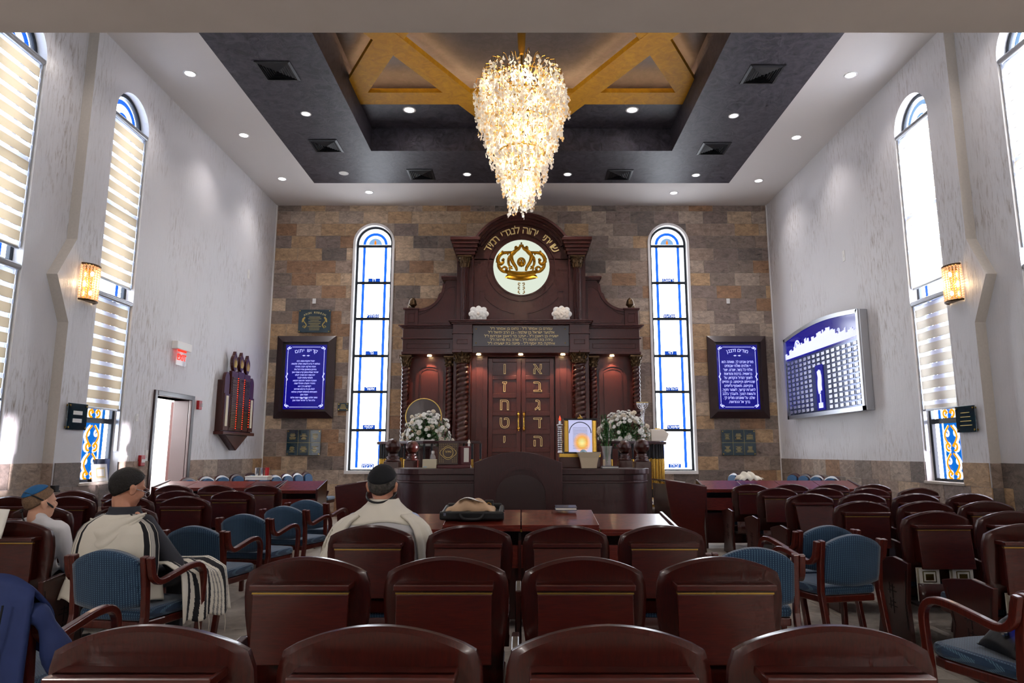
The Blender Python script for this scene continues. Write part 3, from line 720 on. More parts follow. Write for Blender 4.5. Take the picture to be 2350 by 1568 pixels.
# door leaves
def door_leaf(xa, xb, letters, knob_right):
    lf = A(); yz = .36
    lf.box(xa, xb, yz, yz+.05, Z0, Zy(818), wd)
    ys = [(827, 858), (868, 900), (911, 943), (953, 985), (996, 1028), (1038, 1070)]
    px0, px1 = xa+.09, xb-.09
    # stiles and rails stand proud of the panels
    lf.box(xa, px0, yz-.03, yz, Z0, Zy(818), wd).box(px1, xb, yz-.03, yz, Z0, Zy(818), wd)
    zz = [Zy(818)]+[v for a, b in ys for v in (Zy(a), Zy(b))]+[Z0]
    for k in range(0, len(zz)-1, 2): lf.box(px0, px1, yz-.03, yz, zz[k+1], zz[k], wd)
    leaf = lf.build('door', bevel=.006)
    for (a, b), ch in zip(ys, letters):
        if ch: lt_ = text(ch, .36, 'gold_letter', parent=leaf, loc=((px0+px1)/2, yz-.012, (Zy(a)+Zy(b))/2-Z0), name='letter', off=.005, ext=.003); text(ch, .36, wd, parent=lt_, loc=(0, 0, .0015), rot=(0, 0, 0), name='letter_field', off=-.005, ext=.003)
    kx = (xb-.05) if knob_right else (xa+.05)
    h = MB(); zc = Zy(966)-Z0
    pr = [(.0001, -.34), (.022, -.33), (.012, -.30), (.03, -.27), (.036, -.24), (.02, -.20), (.014, -.1), (.018, 0), (.014, .1), (.02, .2), (.036, .24), (.03, .27), (.012, .30), (.022, .33), (.0001, .34)]
    h.lathe([(r, z*.62) for r, z in pr], (kx, yz-.10, zc), 'brass', 12)
    for s in (-.14, .14): h.tube([(kx, yz-.10, zc+s), (kx, yz-.03, zc+s)], .012, 'brass', 8)
    h.build('handle', leaf, smooth='auto')
door_leaf(X(1120), X(1195), 'וזחטי', True)
door_leaf(X(1197), X(1272), 'אבגדה', False)
for xa, xb in ((1080, 1118), (1275, 1313)): m = A(); frame_panel(m, X(xa)+.10, X(xb)-.10, Z0+.25, Zy(822), .30, w=.016); m.build('jamb_panel')
# side bays: arched panels
for k, (xa, xb) in enumerate(((948, 1014), (1378, 1444))):
    m = A(); a, b = X(xa), X(xb); c, hw = (a+b)/2, (b-a)/2
    def ap(hw, zt, rise): return [(c-hw, Z0+.2), (c+hw, Z0+.2)]+[(c+hw*math.cos(math.radians(q)), zt-rise+rise*math.sin(math.radians(q))) for q in range(0, 181, 12)]
    o1, i1 = ap(hw, Zy(828), .16), ap(hw-.08, Zy(836), .14)
    for p in range(len(o1)): q = (p+1) % len(o1); m.prism([o1[p], o1[q], i1[q], i1[p]], .425, .45, wd)
    o1, i1 = ap(hw-.11, Zy(840), .12), ap(hw-.125, Zy(842), .12)
    for p in range(len(o1)): q = (p+1) % len(o1); m.prism([o1[p], o1[q], i1[q], i1[p]], .435, .45, wd)
    m.build('side_panel')
# twisted columns with carved capitals
def column(cx, r, zb, zt_, y, cap_h, lobes=2, pitch=.105):
    n = 24; H = zt_-zb-cap_h; k = int(H/.013); vs = []; fs = []
    m = A()
    for j in range(k+1):
        z = zb+H*j/k
        for i in range(n):
            a = 2*PI*i/n; rr = r*(.84+.24*abs(math.cos(lobes*.5*(a-2*PI*(z-zb)/(pitch*lobes))))**.8); vs.append((cx+rr*math.cos(a), y+rr*math.sin(a), z))
    for j in range(k):
        for i in range(n): fs.append((j*n+i, j*n+(i+1) % n, (j+1)*n+(i+1) % n, (j+1)*n+i))
    m.add(vs, fs, 'mahogany_chair'); o = m.build('twisted_column', smooth=True)
    m = A(); zc = zt_-cap_h
    m.lathe([(r*1.15, 0), (r*1.2, .02), (r*1.0, .04), (r*1.05, cap_h*.5), (r*1.35, cap_h*.9), (r*1.4, cap_h*.92)], (cx, y, zc), 'bronze', 14)
    for lv, (hh, rr) in enumerate(((.32, 1.12), (.62, 1.22), (.88, 1.4))):
        for i in range(8):
            a = 2*PI*(i+.5*lv)/8; px, py = cx+r*rr*math.cos(a), y+r*rr*math.sin(a)
            m.tube([(cx+r*math.cos(a), y+r*math.sin(a), zc+cap_h*(hh-.28)), (px, py, zc+cap_h*hh), (cx+r*(rr+.28)*math.cos(a), y+r*(rr+.28)*math.sin(a), zc+cap_h*(hh-.02)), (cx+r*(rr+.22)*math.cos(a), y+r*(rr+.22)*math.sin(a), zc+cap_h*(hh-.12))], [r*.2, r*.2, r*.14, r*.07], 'bronze', 5)
    q = r*1.55; m.box(cx-q, cx+q, y-q, y+q, zt_-.035, zt_, 'bronze')
    m.build('capital', o and ark)
zb_ = Z0+.12
for px_, pw in ((1062, 14), (1328, 14)): column(X(px_), pw*YA/F_PX, zb_, Zy(806), .0, .27)
for px_, pw, yy in ((930, 9, .18), (1030.5, 9, .30), (1362.5, 9, .30), (1461, 9, .18)): column(X(px_), pw*YA/F_PX, zb_, Zy(814), yy, .24, 2, .09)
m = A()
for px_ in (1062, 1328): m.box(X(px_)-.17, X(px_)+.17, -.17, .17, Z0, Z0+.12, wd)
for px_ in (930, 1461): m.box(X(px_)-.11, X(px_)+.11, .07, .29, Z0, Z0+.12, wd)
m.box(xw0, xw1, .2, .5, Z0, Z0+.1, wd); m.build('plinth', bevel=.008)
# entablature
def mould(m, x0, x1, y0, y1, z0, z1, steps, mat=wd, out=.03):
    for k in range(steps):
        a, b = z0+(z1-z0)*k/steps, z0+(z1-z0)*(k+1)/steps; e = out*(k+1); m.box(x0-e, x1+e, y0-e, y1, a, b, mat)
m = A()
for xa, xb in ((xw0+.02, xc0), (xc1, xw1-.02)):
    m = A(); m.box(xa, xb, .10, .85, Zy(806), Zy(752), wd)
    m.box(xa-.02, xb+.02, .06, .85, Zy(812), Zy(806), wd); m.box(xa-.03, xb+.03, .04, .85, Zy(777), Zy(774), wd)
    frame_panel(m, xa+.08, xb-.08, Zy(798), Zy(786), .10)
    mould(m, xa, xb, .10, .85, Zy(752), Zy(745), 3); m.build('wing_entablature', bevel=.005)
m = A(); pc0, pc1 = X(1041), X(1350)
m.box(pc0, X(1085), -.2, .8, Zy(806), Zy(748), wd).box(X(1306), pc1, -.2, .8, Zy(806), Zy(748), wd)
m.box(X(1085), X(1306), -.12, .8, Zy(812), Zy(748), wd)
for xa, xb in ((1041, 1085), (1306, 1350)):
    m.box(X(xa)-.02, X(xb)+.02, -.23, .8, Zy(770), Zy(767), wd); frame_panel(m, X(xa)+.09, X(xb)-.09, Zy(793), Zy(782), -.2, w=.016)
m.box(pc0-.01, X(1085)+.01, -.22, .8, Zy(812), Zy(806), wd).box(X(1306)-.01, pc1+.01, -.22, .8, Zy(812), Zy(806), wd)
mould(m, pc0, pc1, -.2, .8, Zy(748), Zy(739), 3)
m.build('centre_entablature', bevel=.005)
# dedication plate
pl = A(); pl.box(X(1087), X(1304), -.15, -.125, Zy(797), Zy(751), 'maroon_frame'); pl = pl.build('dedication_plate'); pl['label'] = 'dark glossy plate with five lines of gold lettering'
LINES = ['עמרם בן אסתר ז"ל - נחום בן אסתר ז"ל', 'אלטער ישראל בן שלמה - בן הרב יחיאל ז"ל', 'ישעיה בן ראובן ז"ל - יעקב בר ראובן אברהם ז"ל', 'בידה בת רוחמה ז"ל - שרה בת פרחה ז"ל', 'איתקה בת יוסף ז"ל - פייגה בת ישעיהו ז"ל']
for i, s_ in enumerate(LINES): text(s_, .082, 'gold_letter', parent=pl, loc=(CX, -.153, Zy(757.5+8.4*i)-Z0), rtl=True, sx=[1.02, 1.0, 1.02, 1.0, 1.06][i])
m = A()
for px_ in (1093.5, 1296):
    for py in (758, 790): m.ball((X(px_), -.155, Zy(py)), .014, 'brass', 8)
m.build('screw', pl)
# downlights under the entablature
for px_, yy in ((982, .30), (1098, .1), (1195, .1), (1292, .1), (1408, .30)):
    m = A(); m.lathe([(.0001, 0), (.045, 0), (.05, .012), (.0001, .012)], (X(px_), yy, Zy(812)-.014), 'lamp_warm', 14); m.build('puck_light')
    spot('ark_puck_light', (X(px_), YA+yy-.02, Zy(812)-.03), 26.0, (1.0, .68, .42), 95, .5, .03)
# upper storey
m = A(); ua, ub = X(1085), X(1307); zu0 = Zy(740)
m.box(ua, ub, .15, .8, zu0, Zy(590), wd)
# arched head: mouldings in three steps round a lunette
ac = (CX, Zy(610)); Rr = (610-482)*YA/F_PX
m.prism([(ua, Zy(592)), (ub, Zy(592))]+[(x, z) for x, z in arc(ac[0], ac[1], Rr-.12, 8, 172, 36)], .15, .8, wd)
m.build('upper_panel')
m = A()
for k, (r0, r1, yf) in enumerate(((Rr-.05, Rr, -.12), (Rr-.10, Rr-.05, -.06), (Rr-.15, Rr-.10, 0), (Rr-.20, Rr-.15, .06))): arch_ring(m, ac, r0, r1, yf, .8, wd, 28, 152, 40)
m.build('arch_moulding')
m = A(); arch_ring(m, ac, .745, .775, .13, .15, wd, 0, 360, 48); arch_ring(m, ac, .63, .66, .12, .15, wd, 0, 360, 48)
# curved panels below the disc
for s in (-1, 1):
    pts = [(CX+s*.12, Zy(733)), (CX+s*.94, Zy(733)), (CX+s*.94, Zy(664)), (CX+s*.82, Zy(664))]+[(CX+s*1.05*math.sin(math.radians(q)), ac[1]-1.05*math.cos(math.radians(q))-.0) for q in range(50, 6, -6)]
    for p in range(len(pts)):
        q = (p+1) % len(pts); d = Vector(pts[q])-Vector(pts[p]); nrm = Vector((-d.y, d.x)).normalized()*.012
        m.prism([tuple(Vector(pts[p])-nrm), tuple(Vector(pts[q])-nrm), tuple(Vector(pts[q])+nrm), tuple(Vector(pts[p])+nrm)], .135, .15, wd)
m.build('panel_bead')
disc = A(); disc.lathe([(.0001, .1), (.625, .1), (.625, .14), (.0001, .14)], (CX, 0, ac[1]), 'disc_backlit', 48, 'y'); disc = disc.build('backlit_disc')
s_ = 'שויתי יהוה לנגדי תמיד'; n = len(s_)
tx = thing_ = None
for i, ch in enumerate(s_):
    if ch == ' ': continue
    ang = 30+(150-30)*i/(n-1); r = .86
    x, z = CX+r*math.cos(math.radians(ang)), ac[1]+r*math.sin(math.radians(ang))
    text(ch, .25, 'gold_letter', parent=ark, name='letter', loc=(x, .14, z-Z0), rot=(PI/2, -math.radians(ang-90), 0), ext=.012)
# crown emblem: gold relief on the disc
def rel(pts, r, y=.07): return [(CX+x, y, ac[1]+z) for x, z in pts]
m = A(); G = 'gold_band'
plain('gold_band', '#a87820', .3, 1.0)
m.grid(lambda u, v: (CX+(u-.5)*2*(.33+.035*abs(2*v-1)), .10-.075*math.cos((u-.5)*PI*.95)-.012*math.cos(v*PI*2), ac[1]-.30+.17*v+.06*math.cos((u-.5)*PI)*(-1)+.045), 24, 8, G)
for v0 in (0, 1): m.tube([(CX+(u-.5)*2*(.36 if v0 else .31), .03+.05*abs(u-.5)**2*4-.0, ac[1]-.255+.17*v0-.06*math.cos((u-.5)*PI)) for u in [i/20 for i in range(21)]], .02, G, 8)
m.build('crown_band', disc, smooth=True)
def S(pts, rr, n=26):
    """smooth a control polyline (Catmull-Rom)"""
    P = [Vector(p) for p in pts]; P = [P[0]*2-P[1]]+P+[P[-1]*2-P[-2]]; out = []
    k = len(P)-3
    for i in range(n+1):
        t = k*i/n; j = min(int(t), k-1); f = t-j; a, b, c, d = P[j:j+4]
        out.append(.5*((2*b)+(c-a)*f+(2*a-5*b+4*c-d)*f*f+(3*b-a-3*c+d)*f**3))
    return out
for s in (-1, 1):
    for k, (pts, r0) in enumerate((
            ([(.02, .50), (.05, .42), (.13, .36), (.22, .26), (.20, .12), (.12, -.02), (.10, -.1)], .030),
            ([(.04, .44), (.16, .30), (.27, .20), (.28, .05), (.20, -.06)], .022),
            ([(.12, .33), (.28, .32), (.42, .30), (.50, .22), (.52, .12), (.46, .05), (.40, .10), (.43, .16)], .028),
            ([(.52, .14), (.50, 0), (.42, -.10), (.33, -.14)], .026),
            ([(.44, -.06), (.38, -.01), (.32, -.05), (.36, -.10)], .018),
            ([(.06, .42), (.12, .45), (.13, .40), (.09, .38)], .018),
            ([(.03, .0), (.07, .08), (.05, .16), (0, .20)], .02),
            ([(.25, -.1), (.26, -.02), (.2, .0)], .016))):
        q = S([(s*a, b) for a, b in pts], 0); n = len(q)
        m = A(); m.tube([(CX+p.x, .06, ac[1]+p.y) for p in q], [r0*1.3*(.6+.6*math.sin(PI*(i+.5)/n)) for i in range(n)], G, 7); m.build('crown_scroll', disc, smooth=True)
    m = A()
    for a, b, r in ((.42, .33, .022), (.51, .24, .016), (.545, .17, .016), (.55, .10, .014), (.50, .05, .014), (.40, .15, .026), (.33, -.07, .024), (.28, .12, .018), (.29, .18, .016), (.2, .3, .016), (.3, .27, .014), (.36, .29, .014)): m.ball((CX+s*a, .04, ac[1]+b), r*1.35, G, 8)
    # small hanging ornament under the crown
    for kk in range(3): m.tube([(CX+s*(.02+.012*kk), .08, ac[1]-.38-.09*kk), (CX+s*.065, .08, ac[1]-.37-.09*kk), (CX+s*.07, .08, ac[1]-.41-.09*kk), (CX+s*.03, .08, ac[1]-.43-.09*kk)], .012, G, 6)
    m.build('crown_bead', disc, smooth=True)
m = A(); m.ball((CX, .05, ac[1]+.53), .022, G, 10).ball((CX, .05, ac[1]+.475), .03, G, 10, (.8, .8, 1.2)).ball((CX, .05, ac[1]+.15), .028, G, 8).ball((CX, .05, ac[1]+.06), .045, G, 8, (1, .6, 1.8)); m.build('crown_finial', disc, smooth=True)
# pilasters with fluted columns of the upper storey
for xa, xb, cx in ((1046, 1085, 1065), (1307, 1346, 1326)):
    m = A(); m.box(X(xa), X(xb), .02, .8, zu0, Zy(592), wd)
    a, b = X(xa), X(xb); zt_ = Zy(592)
    for k in range(6): e = .0+.032*k; m.box(a-e*.9, b+(e*.9), .02-e, .8, zt_+.075*k, zt_+.075*(k+1), wd)
    m.build('pilaster', bevel=.006)
    c = X(cx); m = A(); rr = .085; n = 32
    prof = [(rr*(1 if i % 2 else .88)*math.cos(2*PI*i/n), rr*(1 if i % 2 else .88)*math.sin(2*PI*i/n)) for i in range(n)]
    m.prism([(c+x, -.06+y) for x, y in prof], zu0, Zy(617), 'mahogany_chair', 'z'); m.build('fluted_column')
    m = A(); z1 = Zy(617); ch = Zy(592)-z1
    m.lathe([(.09, 0), (.085, .03), (.10, ch*.6), (.14, ch*.9), (.14, ch)], (c, -.06, z1), 'bronze', 14)
    for lv in (.4, .75, .98):
        for i in range(8):
            a_ = 2*PI*(i+lv)/8; r1, r2 = .09+.03*lv, .12+.05*lv
            m.tube([(c+.085*math.cos(a_), -.06+.085*math.sin(a_), z1+ch*(lv-.35)), (c+r1*math.cos(a_), -.06+r1*math.sin(a_), z1+ch*lv), (c+r2*math.cos(a_), -.06+r2*math.sin(a_), z1+ch*(lv-.08))], [.018, .018, .01], 'bronze', 5)
    m.box(c-.155, c+.155, -.215, .05, Zy(592)-.03, Zy(592), 'bronze'); m.build('capital')
# scroll wings with acorn finials
for s in (-1, 1):
    fx = lambda px_: CX+s*(1196.5-px_)*YA/F_PX
    m = A(); top = [(fx(1045), Zy(642)), (fx(1016), Zy(642))]
    a0 = (fx(1013), Zy(648)); a1 = (fx(953), Zy(709))
    curve = []
    for i in range(15):
        t = i/14; ang = t*PI/2
        curve.append((a0[0]+(a1[0]-a0[0])*(1-math.cos(ang)), a0[1]+(a1[1]-a0[1])*math.sin(ang)))
    poly = [(fx(1045), Zy(745)), (fx(1045), Zy(640)), (fx(1018), Zy(640))]+curve+[(fx(953), Zy(745))]
    m.prism(poly, .15, .7, wd); m.build('scroll_wing')
    m = A(); prev = None
    for p, q in zip(curve, curve[1:]):
        d = (Vector(q)-Vector(p)).normalized(); nn = Vector((-d.y, d.x))*.03
        m.prism([tuple(Vector(p)-nn), tuple(Vector(q)-nn), tuple(Vector(q)+nn), tuple(Vector(p)+nn)], .12, .7, wd)
    x0, x1 = sorted((fx(1047), fx(1013))); m.box(x0-.03, x1+.03, .08, .7, Zy(640), Zy(636), wd).box(x0-.06, x1+.06, .05, .7, Zy(636), Zy(632), wd)
    ins = [(p[0]-(p[0]-a1[0])*.0+(-s)*(-.09), p[1]-.10) for p in curve]
    pts = [(fx(1038), Zy(738)), (fx(1038), Zy(655)), (fx(1027), Zy(655))]+[(x, z) for x, z in ins][2:-1]+[(fx(962), Zy(738))]
    for p in range(len(pts)):
        q = (p+1) % len(pts); d = Vector(pts[q])-Vector(pts[p])
        if d.length < 1e-4: continue
        nn = Vector((-d.y, d.x)).normalized()*.01; m.prism([tuple(Vector(pts[p])-nn), tuple(Vector(pts[q])-nn), tuple(Vector(pts[q])+nn), tuple(Vector(pts[p])+nn)], .138, .15, wd)
    m.build('scroll_moulding')
    m = A(); x0, x1 = sorted((fx(921), fx(953))); m.box(x0, x1, .1, .6, Zy(745), Zy(709), wd); m.box(x0-.03, x1+.03, .07, .6, Zy(709), Zy(705), wd)
    frame_panel(m, x0+.07, x1-.07, Zy(738), Zy(717), .1, w=.014); m.build('pedestal', bevel=.004)
    for yy, sc in ((.2, 1), (.62, .9)):
        m = A(); fxx = fx(938)-(s*-.1 if yy > .5 else 0); z = Zy(705)
        m.lathe([(.07, 0), (.075, .02), (.04, .035), (.045, .05), (.085, .075), (.095, .10), (.09, .115), (.085, .13), (.075, .18), (.05, .225), (.018, .25), (.0001, .262)], (fxx, yy, z), 'bronze', 14); m.build('acorn_finial', smooth='auto')
# plush bow ornaments: white paper roses at the foot of the upper storey
def big_rose(px_, py, label):
    x, z = X(px_), Zy(739); t = thing('paper_rose', label, 'flower', (x, YA-.215, z+.006), 0, 'white paper roses on the ark')
    for ring_, (cnt_, rr, r, yy) in enumerate(((8, .115, .078, .0), (7, .085, .066, -.035), (5, .045, .050, -.065))):
        for j in range(cnt_):
            a = 2*PI*j/cnt_+ring_*.4; m = MB(); c = (rr*1.15*math.cos(a), yy, .125+rr*.85*math.sin(a)); r_ = 1.18*r*(1+.08*math.sin(j*2.7))
            m.ball((0, 0, 0), r_, 'petal_cream' if ring_ > 0 and 'cream' in label else 'petal_white', 12, (.80, .22, 1.0))
            o = m.build('petal', t, loc=c, rot=(0, PI/2-a, 0), smooth=True)
    MB().ball((0, -.08, .12), .035, 'petal_cream', 8).box(-.09, .09, -.03, .02, 0, .03, 'petal_white').build('rose_heart', t)
big_rose(1099, 727, 'large white paper rose on the ark ledge, exit-door side of the crown')
big_rose(1288, 727, 'large cream paper rose on the ark ledge, memorial-board side of the crown')

# --- railing round the platform: brass and black balusters
rl = thing('platform_railing', 'curved railing with brass and black balusters round the ark platform', 'railing', (0, 0, .56))
path = [(-2.4, 13.9), (-2.4, 12.0)]+[(-2.4+1.4*(1-math.cos(math.radians(a))), 11.85-1.4*math.sin(math.radians(a))) for a in range(10, 91, 10)]+[(-.62, 10.45)]
def along(path, step):
    out = []; acc = 0; prev = path[0]; out.append(prev)
    for q in path[1:]:
        d = math.hypot(q[0]-prev[0], q[1]-prev[1]); t = step-acc
        while t <= d: out.append((prev[0]+(q[0]-prev[0])*t/d, prev[1]+(q[1]-prev[1])*t/d)); t += step
        acc = (acc+d) % step; prev = q
    return out
bal = MB(); bal.lathe([(.016, 0), (.016, .18)], (0, 0, 0), 'black_metal', 8).lathe([(.018, .18), (.018, .74)], (0, 0, 0), 'brass', 8).lathe([(.016, .74), (.016, .98)], (0, 0, 0), 'black_metal', 8)
b0 = bal.build('baluster', rl, smooth='auto'); first = True
for s in (-1, 1):
    for x, y in along(path, .125):
        o = b0 if first else b0.copy()
        if not first: COL.objects.link(o)
        first = False; o.location = (x*-s, y, 0)
    P3 = [(x*-s, y, .995) for x, y in path]; MB().tube(P3, .022, 'mahogany_bimah', w=.12, up=(0, 0, 1)).build('hand_rail', rl, bevel=.008)
    MB().tube([(a, b, .02) for a, b, _ in P3], .015, 'brass', w=.05, up=(0, 0, 1)).build('bottom_rail', rl)

# --- bimah: the reading platform desk with an arched centre panel
bm_ = thing('bimah_desk', 'long dark mahogany reading desk with rounded ends and arched centre panel', 'desk', (0, 8.0, 0))
def bpoly(w, y0, y1, r): return [(w, y1)]+[(w-r+r*math.cos(math.radians(a)), y0+r-r*math.sin(math.radians(a))) for a in range(0, 91, 9)]+[(-w+r-r*math.sin(math.radians(a)), y0+r-r*math.cos(math.radians(a))) for a in range(0, 91, 9)]+[(-w, y1)]
MB().prism(bpoly(1.50, .05, .72, .38), 0, 1.05, 'mahogany_bimah', 'z').build('body', bm_, smooth='auto')
MB().prism(bpoly(1.52, .02, .74, .40), 1.05, 1.075, 'mahogany_bimah', 'z').prism(bpoly(1.51, .03, .73, .39), 1.075, 1.15, 'mahogany_bimah', 'z').prism(bpoly(1.535, 0, .75, .41), 1.15, 1.215, 'mahogany_bimah', 'z').build('top_moulding', bm_, bevel=.006)
cw = .505; hh = [(x, 1.285+.125*math.cos(x/cw*PI/2)**1.0) for x in [-cw+2*cw*i/24 for i in range(25)]]
MB().prism([(-cw-.04, .0), (cw-.04, 0)]+[(x-.04, z) for x, z in reversed(hh)], -.04, .05, 'mahogany_bimah').build('centre_panel', bm_, bevel=.008)
m = MB(); m.prism([(-.29, .0), (.27, 0)]+arc(-.01, .93, .28, 0, 180, 20, .22)[0:], -.052, -.04, 'maroon_frame')
arch_ring(m, (-.01, .93), .28, .315, -.062, -.04, 'mahogany_bimah'); m.box(-.325, -.29, -.062, -.04, 0, .93, 'mahogany_bimah').box(.27, .305, -.062, -.04, 0, .93, 'mahogany_bimah')
m.build('arched_niche', bm_)
def newel(x, y, label):
    t = thing('newel_post', label, 'post', (x, y, 0), 0, 'newel posts with ball tops behind the reading desk')
    MB().box(-.10, .10, -.10, .10, 0, 1.288, 'mahogany_chair').build('post', t, bevel=.008)
    MB().lathe([(.095, 1.288), (.099, 1.30), (.085, 1.312), (.072, 1.325), (.086, 1.338), (.074, 1.352), (.055, 1.362), (.066, 1.376), (.056, 1.388), (.047, 1.393)]+[(.100*math.sin(a), 1.478-.098*math.cos(a)) for a in [math.radians(q) for q in range(28, 181, 12)]], (0, 0, 0), 'mahogany_chair', 20).build('ball_finial', t, smooth=True)
newel(-1.655, 8.9, 'nearer ball-topped mahogany post on the exit-door side of the reading desk'); newel(-1.605, 10.15, 'farther ball-topped mahogany post on the exit-door side of the reading desk')
newel(1.545, 8.9, 'nearer ball-topped mahogany post on the memorial-board side of the reading desk'); newel(1.51, 10.15, 'farther ball-topped mahogany post on the memorial-board side of the reading desk')

# --- things on the bimah
ZB = 1.216; YBm = 8.32
def bx(px_): return at(px_, 784, YBm)[0]
t = thing('book_stand', 'burgundy book stand leaning a tooled leather volume on the reading desk', 'stand', (bx(1045), YBm+.08, ZB))
MB().box(-.2, .2, -.1, .06, 0, .04, 'burgundy').build('base', t, bevel=.005)
MB().box(-.02, .2, .03, .06, .04, .26, 'burgundy').build('back_plate', t, bevel=.005); MB().box(.115, .175, .022, .03, .07, .24, 'paper').build('printed_card', t)
t = thing('leather_book', 'large brown tooled leather book propped upright on the burgundy stand', 'book', (bx(1033), YBm-.035, ZB+.044)); t.rotation_euler = (-.12, 0, 0)
MB().box(-.118, .118, 0, .012, 0, .262, 'walnut_book').box(-.118, .118, .045, .055, 0, .262, 'walnut_book').build('cover', t, bevel=.003); MB().box(-.112, .112, .012, .045, .005, .256, 'paper').build('pages', t)
m = MB(); arch_ring(m, (0, .14), .058, .063, -.003, .001, 'gold_paint', 0, 360, 28)
ribbon(m, [(.09*math.cos(a)*(1+.08*math.cos(4*a)), .14+.075*math.sin(a)*(1+.08*math.cos(4*a))) for a in [2*PI*i/32 for i in range(33)]], .004, -.003, .001, 'gold_paint')
for i in range(10):
    for j in range(10):
        x, z = -.1+.0222*i, .03+.0235*j
        if (x/.098)**2+((z-.14)/.085)**2 > 1 and not (z < .06 and abs(x) < .055): m.prism([(x-.005, z-.002), (x+.003, z+.004), (x+.005, z+.002), (x-.003, z-.004)], -.003, .001, 'gold_paint')
m.build('gold_tooling', t)
text('סידור', .035, 'gold_paint', parent=t, loc=(0, -.002, .15), rtl=True)
t = thing('tissue_box', 'small pale tissue box on the reading desk beside the leather book', 'box', (bx(993), YBm-.02, ZB)); MB().box(-.082, .082, -.05, .05, 0, .105, 'cream_card').build('carton', t, bevel=.003); MB().box(-.075, -.03, -.052, -.05, .01, .02, 'mask_blue').build('printed_mark', t)
t = thing('sanitizer_bottle', 'clear plastic bottle with white cap behind the tissue box', 'bottle', (bx(995), YBm+.16, ZB))
MB().lathe([(.0001, 0), (.035, 0), (.038, .02), (.036, .13), (.02, .165), (.013, .175)], (0, 0, 0), 'glass_clear', 14).build('bottle', t, smooth='auto'); MB().lathe([(.018, .172), (.018, .205), (.0001, .206)], (0, 0, 0), 'white_plastic', 12).build('cap', t, smooth='auto')
t = thing('electric_candle', 'slim white candle standing beside the burgundy stand', 'candle', (bx(1075), YBm+.3, ZB)); MB().lathe([(.035, 0), (.03, .02), (.012, .04), (.012, .19), (.02, .2), (.013, .22), (.013, .30), (.0001, .31)], (0, 0, 0), 'white_plastic', 12).build('stem', t, smooth='auto'); MB().lathe([(.02, .30), (.009, .33), (.0001, .35)], (0, 0, 0), 'petal_cream', 8).build('tip', t)
# shelf riser with lit picture and silver candle
t = thing('riser_box', 'red wooden riser box with a gold lettered edge on the reading desk', 'box', (bx(1329), YBm+.22, ZB)); MB().box(-.245, .245, -.12, .12, 0, .13, 'mahogany_lid').build('box', t, bevel=.004); MB().box(-.25, .25, -.13, .13, .13, .17, 'brass').build('gold_edge', t)
zr = ZB+.182
t = thing('lit_scroll_picture', 'gold framed illuminated prayer picture with an orange glow', 'picture', (bx(1332), YBm+.22, zr))
[MB().box(q*.1725-.0275, q*.1725+.0275, -.05, .05, 0, .40, 'brass').build('gold_side', t, bevel=.012) for q in (-1, 1)]; MB().box(-.21, .21, -.055, .055, -.01, .008, 'black_metal').box(-.21, .21, -.055, .055, .40, .42, 'black_metal').build('cap_rail', t)
m, n, l, b = nt('lit_picture'); tc = N(n, 'ShaderNodeTexCoord'); mp = N(n, 'ShaderNodeMapping'); mp.inputs['Location'].default_value = (-.02, 0, -.12); l.new(tc.outputs['Object'], mp.inputs[0])
mp.inputs['Scale'].default_value = (9, 1, 8); mp.inputs['Location'].default_value = (-.2, 0, -1.0)
g = N(n, 'ShaderNodeTexGradient', gradient_type='SPHERICAL'); l.new(mp.outputs[0], g.inputs[0]); r = N(n, 'ShaderNodeValToRGB'); r.color_ramp.elements[0].color = lin('#a9aacb'); r.color_ramp.elements[1].color = lin('#fff0a0'); e = r.color_ramp.elements.new(.45); e.color = lin('#f7a648'); e = r.color_ramp.elements.new(.12); e.color = lin('#c9a9a6'); l.new(g.outputs['Fac'], r.inputs[0])
em = N(n, 'ShaderNodeEmission'); em.inputs[1].default_value = .6; l.new(r.outputs[0], em.inputs[0]); l.new(em.outputs[0], n['Material Output'].inputs[0])
pp = MB().box(-.145, .145, -.0, .01, .005, .40, 'lit_picture').build('picture_sheet', t); pm = MB(); arch_ring(pm, (0, .24), .13, .14, -.004, 0, 'navy_book')
for i in range(16): pm.box(-.09, .09, -.002, 0, .05+.017*i, .0535+.017*i, 'wool_grey')
pm.build('printed_lines', pp); MB().box(-.03, .03, -.01, .01, .42, .43, 'brass').lathe([(.015, .43), (.018, .445), (.006, .46), (.0001, .475)], (0, 0, 0), 'brass', 10).build('crest', t)
t = thing('silver_candle_lamp', 'beaded silver candle lamp with a small red flame bulb', 'candle', (bx(1285), YBm+.16, zr))
MB().lathe([(.035, 0), (.03, .02)]+[(.026+.006*(i % 2), .03+.013*i) for i in range(22)]+[(.03, .32), (.044, .335), (.04, .345), (.016, .35), (.016, .39), (.0001, .392)], (0, 0, 0), 'silver', 14).build('stem', t, smooth='auto'); MB().lathe([(.008, .39), (.014, .41), (.0001, .455)], (0, 0, 0), 'lamp_red', 10).build('flame_bulb', t, smooth=True)
t = thing('beige_basket', 'beige flared plastic basket holding a pale blue mask', 'basket', (bx(1345), YBm-.12, ZB+.004))
m = MB(); P = [(.085, 0), (.09, .05), (.105, .12), (.135, .185)]
for (a, z0), (b_, z1) in zip(P, P[1:]):
    for sx_, sy_ in ((1, 0), (-1, 0), (0, 1), (0, -1)):
        if sx_: m.add([(sx_*a, -a*.7, z0), (sx_*a, a*.7, z0), (sx_*b_, b_*.7, z1), (sx_*b_, -b_*.7, z1)], [(0, 1, 2, 3)], 'basket_beige')
        else: m.add([(-a, sy_*a*.7, z0), (a, sy_*a*.7, z0), (b_, sy_*b_*.7, z1), (-b_, sy_*b_*.7, z1)], [(0, 1, 2, 3)], 'basket_beige')
m.box(-.085, .085, -.06, .06, 0, .006, 'basket_beige'); m.build('tub', t, solid=.004)
